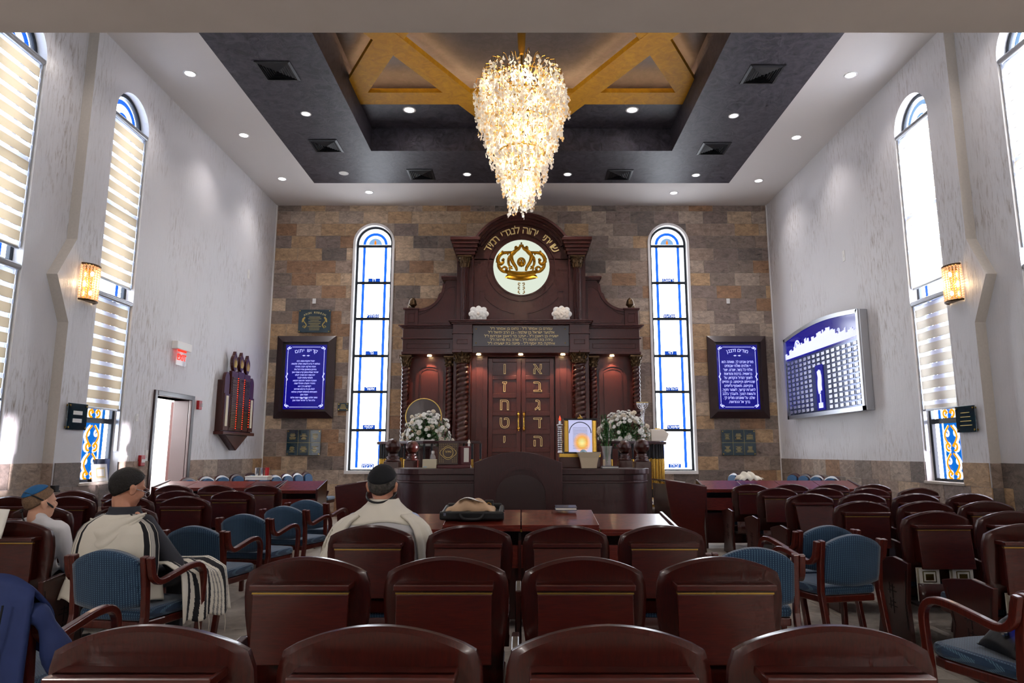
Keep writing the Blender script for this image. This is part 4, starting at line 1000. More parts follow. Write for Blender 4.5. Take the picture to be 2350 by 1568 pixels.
t = thing('face_mask', 'pale blue paper mask crumpled in the beige basket', 'mask', (bx(1335), YBm-.12, ZB+.15)); MB().grid(lambda u, v: (-.07+.13*u, -.03+.05*v+.01*math.sin(u*9), .075*math.sin(u*PI)*(.5+v*.5)+.01*math.sin(v*8+u*5)), 8, 6, 'mask_blue').build('mask', t, smooth=True)
t = thing('blue_book_flat', 'small blue book lying under the glass vase', 'book', (bx(1392), YBm-.05, ZB)); MB().box(-.10, .10, -.08, .08, 0, .004, 'navy_book').box(-.10, .10, -.08, .08, .02, .025, 'navy_book').build('cover', t); MB().box(-.095, .095, -.075, .08, .004, .02, 'paper').build('pages', t)
# ================================================================ SEATS, DESKS, ARMCHAIRS
def make_seat():
    """a pew seat facing +Y; origin on the floor under the middle of the back"""
    t = thing('pew_seat', 'x', 'seat')
    wdh = .265
    def outline(n=16):
        L = [(-wdh*.90, .44), (-wdh*.905, .52), (-wdh*.93, .62), (-wdh*.985, .72), (-wdh, .80), (-wdh*.985, .855), (-wdh*.93, .90)]
        topn = [(-wdh*.93+2*wdh*.93*i/n, .90+.066*math.sin(PI*i/n)**.8) for i in range(1, n)]
        return L+topn+[(-x, z) for x, z in reversed(L)]
    pts = outline()
    def ysh(z): return -.03-.10*(z-.44)+(.10*max(0, .60-z))       # recline backwards as it rises
    m = MB(); n = len(pts); vs = []; rings = [(.93, .0), (1.0, .012), (1.0, .034), (.955, .046)]
    cz = .70
    for sc, yo in rings: vs += [(x*sc, -.046+yo+ysh(z)+.02*(1-(x/wdh)**2)*-1, cz+(z-cz)*(1-(1-sc)*.6)) for x, z in pts]
    fs = [tuple(range(n))]+[(k*n+i, k*n+(i+1) % n, (k+1)*n+(i+1) % n, (k+1)*n+i) for k in range(3) for i in range(n)]+[tuple(3*n+i for i in range(n))[::-1]]
    m.add(vs, fs, 'mahogany_chair'); br = m.build('backrest', t, smooth='auto')
    m = MB(); cu = [(x*.76, .52+(z-.44)*.77) for x, z in pts]
    m.prism(cu, -.005, .03, 'blue_velvet'); m.v = [(x, y+ysh(z), z) for x, y, z in m.v]; m.build('back_cushion', t, bevel=.01)
    MB().box(-.235, .235, .0, .46, .39, .46, 'blue_weave').build('seat_cushion', t, bevel=.025)
    MB().box(-.24, .24, -.02, .45, .33, .39, 'mahogany_chair').build('seat_board', t, bevel=.01)
    m = MB(); m.grid(lambda u, v: (-.20+.4*u, -.06+.42*v, .33-.09*math.sin(PI*u)**.6*math.sin(PI*min(1, v*1.0+.02))**.6), 8, 8, 'black_mesh'); m.build('underside_mesh', t, smooth=True)
    # book box behind the seat, its rear board bowed
    m = MB(); m.grid(lambda u, v: (-.245+.49*u, -.235-.03*math.sin(PI*u), .30+.16*v), 10, 1, 'mahogany_chair'); m.build('book_box_board', t, smooth=True, solid=.014)
    MB().box(-.245, .245, -.23, -.03, .295, .31, 'dark_gap').build('book_box_floor', t)
    # folding lid with ledge and brass inlay; hinge line at the top
    lid = MB().box(-.196, .196, -.020, 0, -.315, -.040, 'mahogany_lid').build('folding_lid', t, loc=(0, -.178, .868), bevel=.004)
    MB().box(-.203, .203, -.058, .085, -.024, .0, 'mahogany_lid').build('lid_ledge', t, loc=(0, -.165, .868), bevel=.004)
    MB().box(-.198, .198, -.0225, .0, -.0400, -.0335, 'brass_line').build('brass_inlay', t, loc=(0, -.178, .868))
    MB().box(-.198, .198, -.018, .0, -.034, -.0, 'mahogany_chair').build('ledge_apron', t, loc=(0, -.178, .868))
    MB().box(-.18, -.165, 0, .075, -.27, -.03, 'mahogany_chair').box(.165, .18, 0, .075, -.27, -.03, 'mahogany_chair').build('lid_bracket', t, loc=(0, -.178, .868))
    return t
def make_side(first=True):
    m = MB(); prof = [(-.22, .02), (-.22, .10), (-.20, .30), (-.245, .56), (-.25, .60), (-.05, .62), (.16, .585), (.27, .56), (.25, .50), (.18, .30), (.22, .10), (.25, 0), (-.25, 0)]
    m.prism(prof, -.017, .017, 'mahogany_chair', 'x')
    o = m.build('end_panel', None, bevel=.006)
    m = MB()
    for s in (-1, 1):
        for a, b in (((-.20, .12), (-.185, .30)), ((-.185, .30), (-.225, .54)), ((.20, .12), (.155, .30)), ((.155, .30), (.21, .52))): m.prism([(a[0]-.003, a[1]), (a[0]+.003, a[1]), (b[0]+.003, b[1]), (b[0]-.003, b[1])], s*.0172, s*.0195, 'dark_gap', 'x')
        for z0 in (.25, .36):        # carved menorah-like key pattern
            for p, q, r_, w_ in ((-.07, .05, z0, z0+.006), (-.02, -.014, z0-.05, z0+.05), (.02, .026, z0-.02, z0+.06), (-.05, .02, z0+.03, z0+.036)): m.prism([(p, r_), (q, r_), (q, w_), (p, w_)], s*.0172, s*.0195, 'dark_gap', 'x')
    m.build('carved_lines', o)
    return o
seat0 = make_seat(); seat0.location = (0, -60, 0)
side0 = make_side(); side0.location = (0, -60, 0); side0.parent = None
rowname = {}
def seat(x, y, label, group, lid=0.0, left_side=True, right_side=False, rz=0.0):
    t = copy_tree(seat0); t.location = (x, y+.12, 0); t.rotation_euler = (0, 0, rz); t['label'] = label; t['group'] = group
    for c in t.children:
        if c.name.startswith('folding_lid'): c.rotation_euler.x = -lid
    for flag, xx in ((left_side, -.289), (right_side, .289)):
        if flag:
            s = copy_tree(side0, t); s.location = (xx, .03, 0)
    return t
# centre block
CR = [('row nearest the camera', 1.84, [-.945, -.362, .222, .79]), ('second centre row', 3.0, [-.905, -.318, .262, .835]), ('third centre row', 4.28, [-.915, -.318, .27, .85])]
lids = {(2, 1): .42, (2, 2): .45}
for r_, (nm, y, xs) in enumerate(CR):
    for i, x in enumerate(xs):
        seat(x, y, 'mahogany pew seat in the %s, %s from the exit-door side' % (nm, ORD[i]), 'pew seats of the centre block', lids.get((r_, i), .0), True, i == 3)
# exit-door side block
LR = [('front', 9.5, [-5.25, -4.74, -4.16, -3.49], []), ('second', 8.12, [-5.2, -4.62, -4.0, -3.36], []), ('third', 7.07, [-5.15, -4.57, -3.98, -3.40], []), ('fourth', 5.8, [-5.15, -4.57, -3.98, -3.28], []), ('rear', 4.56, [-3.88, -3.30], [])]
LR[0] = ('front', 9.5, [-5.33, -4.74, -4.16, -3.53], [])
for r_, (nm, y, xs, _) in enumerate(LR):
    for i, x in enumerate(reversed(xs)):
        seat(x, y, 'mahogany pew seat in the %s row by the exit door, %s from the aisle' % (nm, ORD[i]), 'pew seats of the block by the exit door', .0 if (r_+i) % 3 else .1, True, i == 0)
RR = [('front', 9.8, [3.22, 3.79, 4.36, 4.94], ), ('second', 8.72, [3.20, 3.77, 4.35, 4.96]), ('third', 7.56, [3.12, 3.69, 4.27, 4.86]), ('fourth', 6.39, [3.11, 3.69, 4.25, 4.84]), ('fifth', 5.30, [3.13, 3.70, 4.28]), ('rear', 4.36, [3.12, 3.70])]
for r_, (nm, y, xs) in enumerate(RR):
    for i, x in enumerate(xs):
        seat(x, y, 'mahogany pew seat in the %s row under the memorial board, %s from the aisle' % (nm, ORD[i]), 'pew seats of the block under the memorial board', .42 if (r_, i) == (2, 0) else (.1 if (r_+i) % 3 == 1 else 0), True, i == len(xs)-1)
# upholstered wall seats facing the ark
for s, nm, places in ((-1, 'exit-door', [(-5.35, 11.35), (-5.35, 12.0), (-5.35, 12.62), (-5.35, 13.28), (-5.35, 14.0)]), (-1, 'exit-door', [(-4.42, 12.13), (-4.42, 12.74), (-4.42, 13.36), (-4.42, 13.98), (-4.42, 14.6)]),
                      (1, 'board', [(5.33, 12.15), (5.33, 12.75), (5.33, 13.3), (5.33, 13.85)]), (1, 'board', [(4.15, 13.3), (4.15, 13.9)])):
    for k, (x, y) in enumerate(places):
        wallrow = abs(x) > 5
        t = copy_tree(seat0); t.location = (x, y, .035); t.rotation_euler = (0, 0, -PI/2-.07 if s < 0 else PI/2+.07)
        t['label'] = 'blue cushioned seat %s on the %s side, %s from the camera' % ('against the wall' if wallrow else 'in the inner row', nm, ORD[k]); t['group'] = 'cushioned side seats'
        for c in list(t.children):
            if any(c.name.startswith(q) for q in ('folding_lid', 'lid_ledge', 'brass_inlay', 'ledge_apron', 'lid_bracket', 'book_box')): bpy.data.objects.remove(c)
        q = copy_tree(side0, t); q.location = (-.289, .03, 0)
def kill(o):
    for c in list(o.children): kill(c)
    bpy.data.objects.remove(o)
kill(seat0); kill(side0)

# --- desks
def desk(x0, x1, y, ztop, label, n, lids_up=(), depth=.45, slope=.08, mat='mahogany_desk'):
    t = thing('prayer_desk', label, 'desk', ((x0+x1)/2, y, 0)); hw = (x1-x0)/2
    m = MB()
    for s in (-1, 1):
        m.prism([(-.02, 0), (depth+.02, 0), (depth+.03, ztop+.03), (-.03, ztop-slope+.03)], s*hw-.015, s*hw+.015, 'mahogany_chair', 'x')
    m.build('side_panel', t, bevel=.006)
    MB().box(-hw+.02, hw-.02, depth-.03, depth, .3, ztop-.05, 'mahogany_chair').build('back_panel', t)
    MB().box(-hw+.02, hw-.02, .04, .06, ztop-slope-.30, ztop-slope-.12, 'mahogany_desk').build('front_board', t)
    MB().box(-hw+.02, hw-.02, .06, depth-.03, ztop-slope-.30, ztop-slope-.28, 'dark_gap').build('shelf', t)
    MB().box(-hw+.02, hw-.02, .10, .12, .06, .5, 'mahogany_chair').build('modesty_panel', t)
    w = 2*hw/n
    for i in range(n):
        a, b = -hw+.015+i*w, -hw-.015+(i+1)*w if i == n-1 else -hw+.010+(i+1)*w
        li = MB().box(0, b-a-.004, -depth-.01, 0, 0, .022, mat).box(0, b-a-.004, -depth-.01, -depth+.005, -.03, .0, mat).build('desk_lid', t, loc=(a, depth, ztop-.01), bevel=.003)
        li.rotation_euler.x = math.atan2(slope, depth)
        if i in lids_up: li.location.z += .035
        if i: MB().box(a-.012, a+.004, .0, .012, ztop-slope-.01, ztop-slope+.01, 'brass').build('hinge', t)
    m = MB()
    for i in range(1, n): m.box(-hw+i*w-.012, -hw+i*w+.012, .02, depth-.03, .1, ztop-slope-.08, 'mahogany_chair')
    if n > 1: m.build('divider', t)
    return t
desk(-5.55, -3.72, 10.5, .945, 'long mahogany desk in front of the pews by the exit door', 4)
desk(-3.68, -3.06, 10.45, .95, 'end section of sloping mahogany desk beside the aisle on the exit-door side', 1, slope=.12)
desk(2.76, 5.15, 10.5, .955, 'long sloping mahogany desk in front of the pews under the memorial board', 4, slope=.11)
t = desk(-1.30, 1.27, 5.75, .84, 'mahogany desk with four lids in front of the centre pews', 4, slope=.07, depth=.62, lids_up=(1, 2))
# tall angled desks beside the platform
def angled(x, y, rz, label, flip):
    t = thing('angled_lectern_desk', label, 'lectern', (x, y, 0), rz)
    MB().prism([(-.27, 0), (.25, 0), (.22, .30), (.30, .80), (.33, 1.02), (-.31, .92), (-.24, .35)], -.02, .02, 'mahogany_lid', 'y').build('end_panel', t, bevel=.006)
    MB().prism([(-.22, .1), (.2, .1), (.26, .95), (-.24, .87)], .02, .62, 'mahogany_bimah', 'y').build('body', t)
    MB().prism([(-.30, .915), (.34, 1.0), (.34, 1.02), (-.30, .935)], .02, .66, 'mahogany_chair', 'y').build('sloping_top', t, bevel=.004)
    m = MB(); m.prism([(-.1, .955), (.15, .985), (.15, 1.005), (-.1, .975)], .25, .55, 'paper', 'y'); m.build('book_pages', t)
    return t
angled(-2.38, 9.98, math.radians(-12), 'tall angled desk with red end panel beside the platform, exit-door side', 1)
t = angled(2.36, 9.98, math.radians(12), 'tall angled desk with red curved end panel beside the platform, board side', 1)
for c in t.children:
    for v in c.data.vertices: v.co.x = -v.co.x
    c.data.flip_normals()

# --- armchairs
def make_armchair():
    t = thing('armchair', 'x', 'armchair')
    for s in (-1, 1):
        m = MB(); m.tube([(s*.245, -.33, 0), (s*.245, -.285, .22), (s*.245, -.25, .42), (s*.245, -.265, .60), (s*.245, -.295, .78)], .022, 'cherry_arm', w=.038, up=(0, -1, 0)); m.build('rear_leg', t, bevel=.006)
        m = MB(); P = S3([(s*.285, -.295, .775), (s*.285, -.282, .72), (s*.287, -.262, .655), (s*.29, -.20, .618), (s*.293, -.08, .64), (s*.295, .06, .668), (s*.296, .16, .665), (s*.296, .215, .61), (s*.296, .22, .50), (s*.294, .205, .30), (s*.29, .20, 0)], 34)
        m.tube(P, .019, 'cherry_arm', w=.038, up=(s*1.0, 0, 0)); m.build('arm_and_front_leg', t, bevel=.006)
    m = MB(); m.grid(lambda u, v: ((u-.5)*.452, -.245-.03*math.sin(PI*u)-.05*(v), .49+(.24+.085*math.sin(PI*u)**.7)*v-.03*math.sin(PI*u)*(1-v)), 14, 8, 'blue_weave'); m.build('upholstered_back', t, smooth=True, solid=.055, bevel=0)
    m = MB(); n = 12
    pts = [(-.225, -.24), (.225, -.24), (.25, -.05), (.265, .16), (.25, .235), (.13, .262), (0, .27), (-.13, .262), (-.25, .235), (-.265, .16), (-.25, -.05)]
    m.prism(pts, .385, .455, 'blue_weave', 'z'); m.build('seat_cushion', t, bevel=.028)
    m = MB(); m.prism([(x*.97, y*.97) for x, y in pts], .335, .385, 'cherry_arm', 'z'); m.build('seat_frame', t, bevel=.008)
    return t
def S3(pts, n):
    P = [Vector(p) for p in pts]; P = [P[0]*2-P[1]]+P+[P[-1]*2-P[-2]]; out = []; k = len(P)-3
    for i in range(n+1):
        t = k*i/n; j = min(int(t), k-1); f = t-j; a, b, c, d = P[j:j+4]
        out.append(.5*((2*b)+(c-a)*f+(2*a-5*b+4*c-d)*f*f+(3*b-a-3*c+d)*f**3))
    return out
arm0 = make_armchair()
AC = [(-2.60, 5.72, -8, 'blue woven armchair beside the man in the striped shawl, nearest of four in the aisle'), (-2.62, 6.80, -10, 'blue woven armchair second from the seated man in the exit-door aisle'),
      (-2.57, 7.80, -12, 'blue woven armchair third from the seated man in the exit-door aisle'), (-2.63, 8.80, -12, 'blue woven armchair farthest up the exit-door aisle, by the front desk'),
      (-2.47, 4.36, -10, 'blue woven armchair in which the man in the striped shawl sits'), (1.475, 4.45, -4, 'blue woven armchair half hidden behind the second centre row, board side'),
      (2.42, 5.75, 12, 'blue woven armchair standing behind another one in the board-side aisle'), (2.31, 5.13, 14, 'blue woven armchair in full view in the board-side aisle'),
      (2.39, 3.26, 15, 'blue woven armchair with a black bag on its seat at the picture edge'), (-2.27, 3.02, -4, 'armchair covered by the navy jacket')]
for i, (x, y, a, lb) in enumerate(AC):
    t = arm0 if i == 0 else copy_tree(arm0); t.location = (x, y+.26, 0); t.rotation_euler = (0, 0, math.radians(a)); t['label'] = lb; t['group'] = 'blue woven armchairs'
# ================================================================ THINGS ON THE WALLS
def on_left(name, label, cat, y, z, group=None): return thing(name, label, cat, (-XW, y, z), PI/2, group)     # local x=+Y, -y into the room
def on_right(name, label, cat, y, z, group=None): return thing(name, label, cat, (XW, y, z), -PI/2, group)    # local x=-Y
def on_back(name, label, cat, x, z, group=None): return thing(name, label, cat, (x, YB-.016, z), 0, group)
# door with corridor behind
d1 = setting('door_1', (-XW, 0, 0), PI/2); a, b, zt = DOOR
m = MB(); m.box(a-.085, a, -.03, .02, 0, zt+.085, 'maroon_frame').box(b-.03, b+.085, -.03, .02, 0, zt+.085, 'maroon_frame').box(b-.03, b, .02, .29, 0, zt, 'maroon_frame').box(a, b, -.03, .30, zt, zt+.085, 'maroon_frame'); m.build('door_frame', d1, bevel=.01)
lf = MB().box(0, 1.1, -.022, .022, .01, zt-.02, 'mahogany_lid').box(.16, .9, -.03, .03, .3, 1.0, 'mahogany_chair').build('door_leaf', d1, loc=(b+.03, .34, 0), rot=(0, 0, math.radians(7)))
MB().tube([(1.0, -.06, 1.0), (1.0, -.06, 1.12)], .012, 'chrome', 8).box(.99, 1.01, -.06, -.02, 1.0, 1.02, 'chrome').build('door_handle', lf)
m = MB(); m.add([(a-1.2, .31, 0), (b+2.2, .31, 0), (b+2.2, 2.6, 0), (a-1.2, 2.6, 0)], [(0, 1, 2, 3)], 'stone_light').add([(a-1.2, 2.6, 0), (b+2.2, 2.6, 0), (b+2.2, 2.6, 2.8), (a-1.2, 2.6, 2.8)], [(0, 1, 2, 3)], 'white_paint').add([(a-1.2, .31, 2.8), (b+2.2, .31, 2.8), (b+2.2, 2.6, 2.8), (a-1.2, 2.6, 2.8)], [(0, 1, 2, 3)], 'white_paint')
for x in (a-1.2, b+2.2): m.add([(x, .31, 0), (x, 2.6, 0), (x, 2.6, 2.8), (x, .31, 2.8)], [(0, 1, 2, 3)], 'white_paint')
o = m.build('wall_corridor', None, (-XW, 0, 0), (0, 0, PI/2)); o['kind'] = 'structure'
point('corridor_lamp', (-XW-1.7, 10.9, 2.3), 170, (.95, .97, 1.0), .2); point('corridor_lamp', (-XW-1.5, 13.2, 2.3), 90, (.95, .97, 1.0), .2)
# exit sign
t = on_left('exit_sign', 'white topped exit sign with red letters over the open door', 'sign', 11.45, 3.05)
MB().box(-.25, .25, -.10, 0, .06, .19, 'white_plastic').build('housing', t, bevel=.008); pn = MB().box(-.17, .17, -.055, -.045, -.20, .06, 'clear_acrylic').build('acrylic_panel', t)
text('EXIT', .15, 'exit_red', parent=pn, loc=(0, -.058, -.07), ext=.003); MB().box(-.15, .15, -.057, -.055, .03, .058, 'exit_red').build('glowing_edge', pn)
def fire_box(y, z, label, strobe):
    t = on_left('fire_alarm', label, 'alarm', y, z); MB().box(-.06, .06, -.05, 0, -.08, .08, 'red_plastic').build('body', t, bevel=.008)
    if strobe: MB().box(-.035, .035, -.075, -.05, -.03, .03, 'clear_acrylic').build('strobe_lens', t)
    else: MB().box(-.045, .045, -.056, -.05, -.03, .02, 'white_plastic').build('pull_bar', t)
fire_box(12.28, 2.24, 'red fire alarm strobe beside the top corner of the open door', True)
fire_box(10.55, 1.28, 'red fire alarm pull box on the near side of the open door', False)
def plate(on, y, z, label, w=.07, h=.11):
    t = on('switch_plate', label, 'switch', y, z); MB().box(-w/2, w/2, -.008, 0, -h/2, h/2, 'white_plastic').build('plate', t, bevel=.003); MB().box(-.012, .012, -.014, -.008, -.025, .025, 'white_paint').build('rocker', t)
plate(on_left, 10.36, 1.92, 'small white switch plate between the low window and the open door'); plate(on_left, 10.2, 1.30, 'white switch plate beside the red pull box'); plate(on_left, 14.1, 5.15, 'small white plate high on the exit-door wall', .09, .2)
plate(on_left, 10.72, 1.34, 'white notice plate between the pull box and the door frame', .08, .2)
plate(on_right, 11.9, 4.9, 'small white box high on the memorial-board wall', .09, .2); plate(on_right, 14.3, 4.9, 'tiny white plate high on the board wall near the stone corner', .06, .2)
plate(on_back, -4.81, 4.87, 'white switch plate above the green dedication plaque', .08, .12); plate(on_back, 4.79, 4.87, 'white switch plate high above the teal blessing board', .08, .12)
# acrylic teal plates
def acrylic(on, y, z, w, h, label, rows=0, cols=0, title=None):
    t = on('acrylic_plaque', label, 'plaque', y, z); MB().box(-w/2, w/2, -.035, -.027, -h/2, h/2, 'teal_plate').build('panel', t, bevel=.002)
    m = MB()
    for sx_ in (-1, 1):
        for sz in (-1, 1): m.tube([(sx_*(w/2-.03), -.045, sz*(h/2-.03)), (sx_*(w/2-.03), 0, sz*(h/2-.03))], .014, 'brass', 8)
    m.build('standoff', t)
    g = MB()
    if rows:
        for i in range(1, cols): g.box(-w/2+w*i/cols-.002, -w/2+w*i/cols+.002, -.0365, -.035, -h/2, h/2, 'gold_paint')
        for j in range(1, rows): g.box(-w/2, w/2, -.0365, -.035, -h/2+h*j/rows-.002, -h/2+h*j/rows+.002, 'gold_paint')
        for i in range(cols):
            for j in range(rows):
                for k in range(6):
                    x0 = -w/2+w*(i+.5)/cols; z0 = -h/2+h*(j+.25)/rows+h/rows*.5*k/6; hw = w/cols*random.uniform(.12, .32); g.box(x0-hw, x0+hw, -.0365, -.035, z0, z0+.008, 'gold_paint')
    elif title is None:
        for k in range(4): g.box(-w*.3+.01*k, w*.3-.01*k, -.0365, -.035, -h*.25+h*.16*k, -h*.25+h*.16*k+.009, 'gold_paint')
    if g.v: g.build('engraved_lines', t)
    return t
t = acrylic(on_left, 8.92, 1.86, .40, .34, 'small teal acrylic plate with two white strips beside the low window, exit-door wall', title='')
for z in (.05, -.05): MB().box(-.09, .09, -.04, -.035, z-.025, z+.025, 'white_plastic').build('name_strip', t)
acrylic(on_right, 8.93, 1.83, .40, .34, 'small teal acrylic plate beside the low window on the memorial-board wall')
t = acrylic(on_back, -4.77, 4.39, .74, .54, 'green plaque with gold arched heading and two gold birds above the blue lit board', title='ARON KODESH')
s_ = 'ARON KODESH'
for i, ch in enumerate(s_):
    if ch == ' ': continue
    ang = 118-56*i/(len(s_)-1); text(ch, .062, 'gold_letter', parent=t, loc=(.50*math.cos(math.radians(ang)), -.037, -.30+.50*math.sin(math.radians(ang))), rot=(PI/2, -math.radians(ang-90), 0))
m = MB()
for k in range(9): hw = .13+.03*math.sin(k*2.3); m.box(-hw, hw, -.0365, -.035, .09-.037*k, .098-.037*k, 'gold_paint')
for s in (-1, 1):
    ribbon(m, [(s*(.22+.035*math.sin(q*.8)), .08-.03*q) for q in range(9)], .02, -.037, -.035, 'gold_paint'); ribbon(m, [(s*(.24+.03*math.cos(q)), -.13+.02*math.sin(q)) for q in range(7)], .01, -.037, -.035, 'gold_paint'); ribbon(m, [(s*.23, .09), (s*.27, .05), (s*.28, -.02)], .025, -.037, -.035, 'gold_paint')
m.build('engraved_lines', t)
acrylic(on_back, -4.88, 1.62, .76, .56, 'wide teal acrylic memorial plaque of six panels under the board on the exit-door side', 2, 3)
acrylic(on_back, 4.86, 1.62, .76, .56, 'wide teal acrylic memorial plaque of six panels under the board on the memorial-board side', 2, 3)
acrylic(on_back, -4.03, 2.42, .25, .18, 'tiny teal plaque between the lit board and the tall stained window')
# framed blue lit boards
m, n, l, b_ = nt('board_blue'); b_.inputs['Base Color'].default_value = lin('#0a0a50'); b_.inputs['Roughness'].default_value = .15
b_.inputs['Emission Color'].default_value = lin('#1a10d8'); b_.inputs['Emission Strength'].default_value = .11
m, n, l, b_ = nt('board_text'); b_.inputs['Base Color'].default_value = lin('#d8d8ff'); b_.inputs['Emission Color'].default_value = lin('#a9b0ff'); b_.inputs['Emission Strength'].default_value = .5
KAD = ['יתגדל ויתקדש שמה רבא', 'בעלמא די ברא כרעותה וימליך מלכותה', 'ויצמח פורקנה ויקרב משיחה', 'בחייכון וביומיכון ובחיי דכל בית', 'ישראל בעגלא ובזמן קריב ואמרו אמן', 'יהא שמה רבא מברך לעלם', 'ולעלמי עלמיא יתברך', 'וישתבח ויתפאר ויתרומם ויתנשא', 'ויתהדר ויתעלה ויתהלל שמה', 'דקודשא בריך הוא', 'לעלא מן כל ברכתא ושירתא', 'תושבחתא ונחמתא דאמירן בעלמא', 'ואמרו אמן', 'עושה שלום במרומיו הוא יעשה שלום', 'עלינו ועל כל ישראל ואמרו אמן']
MOD = ['מודים אנחנו לך, שאתה הוא', 'יי אלהינו ואלהי אבותינו', 'אלהי כל בשר, יוצרנו, יוצר', 'בראשית. ברכות והודאות', 'לשמך הגדול והקדוש, על', 'שהחייתנו וקיימתנו. כן תחיינו', 'ותקיימנו, ותאסוף גליותינו', 'לחצרות קדשך, לשמור חקיך,', 'ולעשות רצונך, ולעבדך בלבב', 'שלם. על שאנחנו מודים לך.', 'ברוך אל ההודאות.']
def lit_board(x, z, w, h, title, lines, label, size, dz, z0):
    t = on_back('lit_prayer_board', label, 'board', x, z)
    m = MB(); F = .15
    for (a, b, c, d) in (((-w/2, -h/2), (w/2, -h/2), (w/2-F, -h/2+F), (-w/2+F, -h/2+F)), ((w/2, -h/2), (w/2, h/2), (w/2-F, h/2-F), (w/2-F, -h/2+F)), ((w/2, h/2), (-w/2, h/2), (-w/2+F, h/2-F), (w/2-F, h/2-F)), ((-w/2, h/2), (-w/2, -h/2), (-w/2+F, -h/2+F), (-w/2+F, h/2-F))):
        q = MB(); q.add([(a_[0], yy, a_[1]) for a_, yy in ((a, -.05), (b, -.05), (c, -.13), (d, -.13), (a, 0), (b, 0), (c, 0), (d, 0))], [(0, 1, 2, 3), (4, 5, 1, 0), (3, 2, 6, 7), (1, 5, 6, 2), (0, 3, 7, 4), (4, 7, 6, 5)], 'maroon_frame'); q.build('frame_side', t)
    MB().box(-w/2+F, w/2-F, -.03, -.01, -h/2+F, h/2-F, 'maroon_frame').build('mount', t)
    pw, ph = w/2-F-.055, h/2-F-.055
    p = MB().box(-pw, pw, -.045, -.031, -ph, ph, 'board_blue').build('glass_panel', t)
    m = MB(); e = .05
    for s in (-1, 1): m.box(s*(pw-e)-.005, s*(pw-e)+.005, -.048, -.045, -ph+.14, ph-.14, 'board_text').box(-pw+.14, pw-.14, -.048, -.045, s*(ph-e)-.005, s*(ph-e)+.005, 'board_text')
    for sx_ in (-1, 1):
        for sz in (-1, 1):
            for k in range(2):
                ribbon(m, [(sx_*(pw-.035-abs(u)*.9), sz*(ph-.035-abs(v)*.9)) for u, v in ((scroll((.06, .03), .035, 0, .9, .7, 14)) if k else scroll((.03, .06), .035, 90, .9, .7, 14))], .014, -.048, -.045, 'board_text')
        ribbon(m, [(sx_*(pw-e)+.02*math.sin(q), -.09+.02*q) for q in range(10)], .012, -.048, -.045, 'board_text')
    for zz in (ph-.25,)+((-ph+.25,) if dz < .09 else ()): m.prism([(-.09, zz), (-.05, zz+.016), (-.01, zz), (-.05, zz-.016)], -.048, -.045, 'board_text').prism([(.09, zz), (.05, zz+.016), (.01, zz), (.05, zz-.016)], -.048, -.045, 'board_text')
    m.build('etched_border', p)
    n_ = len(title)
    for i, ch in enumerate(title):
        if ch == ' ': continue
        ang = 90+26*(i-(n_-1)/2)/(n_-1)*1.0; text(ch, .115, 'board_text', parent=p, name='letter', loc=(1.0*math.cos(math.radians(ang)), -.047, ph-.13-1.0+1.0*math.sin(math.radians(ang))), rot=(PI/2, -math.radians(ang-90), 0))
    for i, s_ in enumerate(lines): text(s_, size, 'board_text', parent=p, loc=(0, -.047, z0-dz*i), rtl=True, sx=.80 if size < .06 else .74)
    return t
lit_board(-4.92, 3.10, 1.34, 1.88, 'קדיש יתום', KAD, 'framed blue lit board of small Hebrew lines, hung beside the exit-door corner', .052, .064, .36)
lit_board(4.92, 3.10, 1.34, 1.88, 'מודים דרבנן', MOD, 'framed blue lit board of large Hebrew lines, hung beside the memorial-board corner', .088, .091, .34)
plain('board_slate', '#56607e', .18, .6)
# wooden memorial board with three flames
t = on_left('flame_memorial_board', 'red wooden memorial board with three carved flames and lit name rows', 'board', 13.72, 2.42)
wd2 = 'mahogany_lid'
m = MB(); m.box(-.72, .72, -.12, 0, -.62, .36, 'mahogany_chair').build('back_board', t, bevel=.008)
for k, (x0, x1, zt_) in enumerate(((-.46, -.16, .56), (-.15, .15, .58), (.16, .46, .56))):
    MB().box(x0, x1, -.16, -.10, -.60, zt_, wd2).build('column', t, bevel=.006)
    c = (x0+x1)/2; fl_ = MB(); pts = [(c+.13*math.sin(q)*math.sin(q/2)**.6*(1 if q < PI else 1), zt_+.16-.17*math.cos(q)) for q in [2*PI*i/20 for i in range(20)]]; pts[10] = (c, zt_+.40)
    fl_.prism(pts, -.15, -.09, wd2); f_ = fl_.build('carved_flame', t)
    m = MB()
    for s in (-1, 0, 1): m.prism([(c+s*.035-.012, zt_+.08), (c+s*.035+.012, zt_+.08), (c+s*.06+.016, zt_+.15+(.04 if s == 0 else 0)), (c+s*.05, zt_+.23+(.04 if s == 0 else 0)), (c+s*.045-.014, zt_+.15)], -.156, -.15, 'gold_paint')
    m.build('gold_leaf_inlay', f_)
for c in (-.60, .60): MB().box(c-.11, c+.11, -.16, -.10, -.60, .10, wd2).prism(arc(c, .36, .11, 0, 180, 10, .16)+[(c-.11, .10), (c+.11, .10)], -.14, -.08, wd2).build('side_column', t); MB().box(c-.05, c+.05, -.165, -.158, -.52, .06, 'cream_card').build('scroll_panel', t)
for k in range(3):
    c = -.31+.31*k
    for i in range(22):
        if k < 3: MB().box(c-.115, c+.115, -.172, -.162, -.54+.045*i, -.505+.045*i, 'bronze').build('name_strip', t)
m = MB()
for k in range(2):
    for i in range(24): m.ball((-.155+.31*k, -.165, -.55+.043*i), .009, 'lamp_red', 6)
for i in range(12): m.ball((.47, -.165, -.5+.05*i), .009, 'lamp_red', 6)
m.build('memorial_lamp', t); MB().box(-.76, .76, -.19, 0, -.68, -.62, wd2).prism([(-.55, -.68), (.55, -.68), (0, -.98)], -.14, 0, wd2).build('pendant_base', t, bevel=.008)
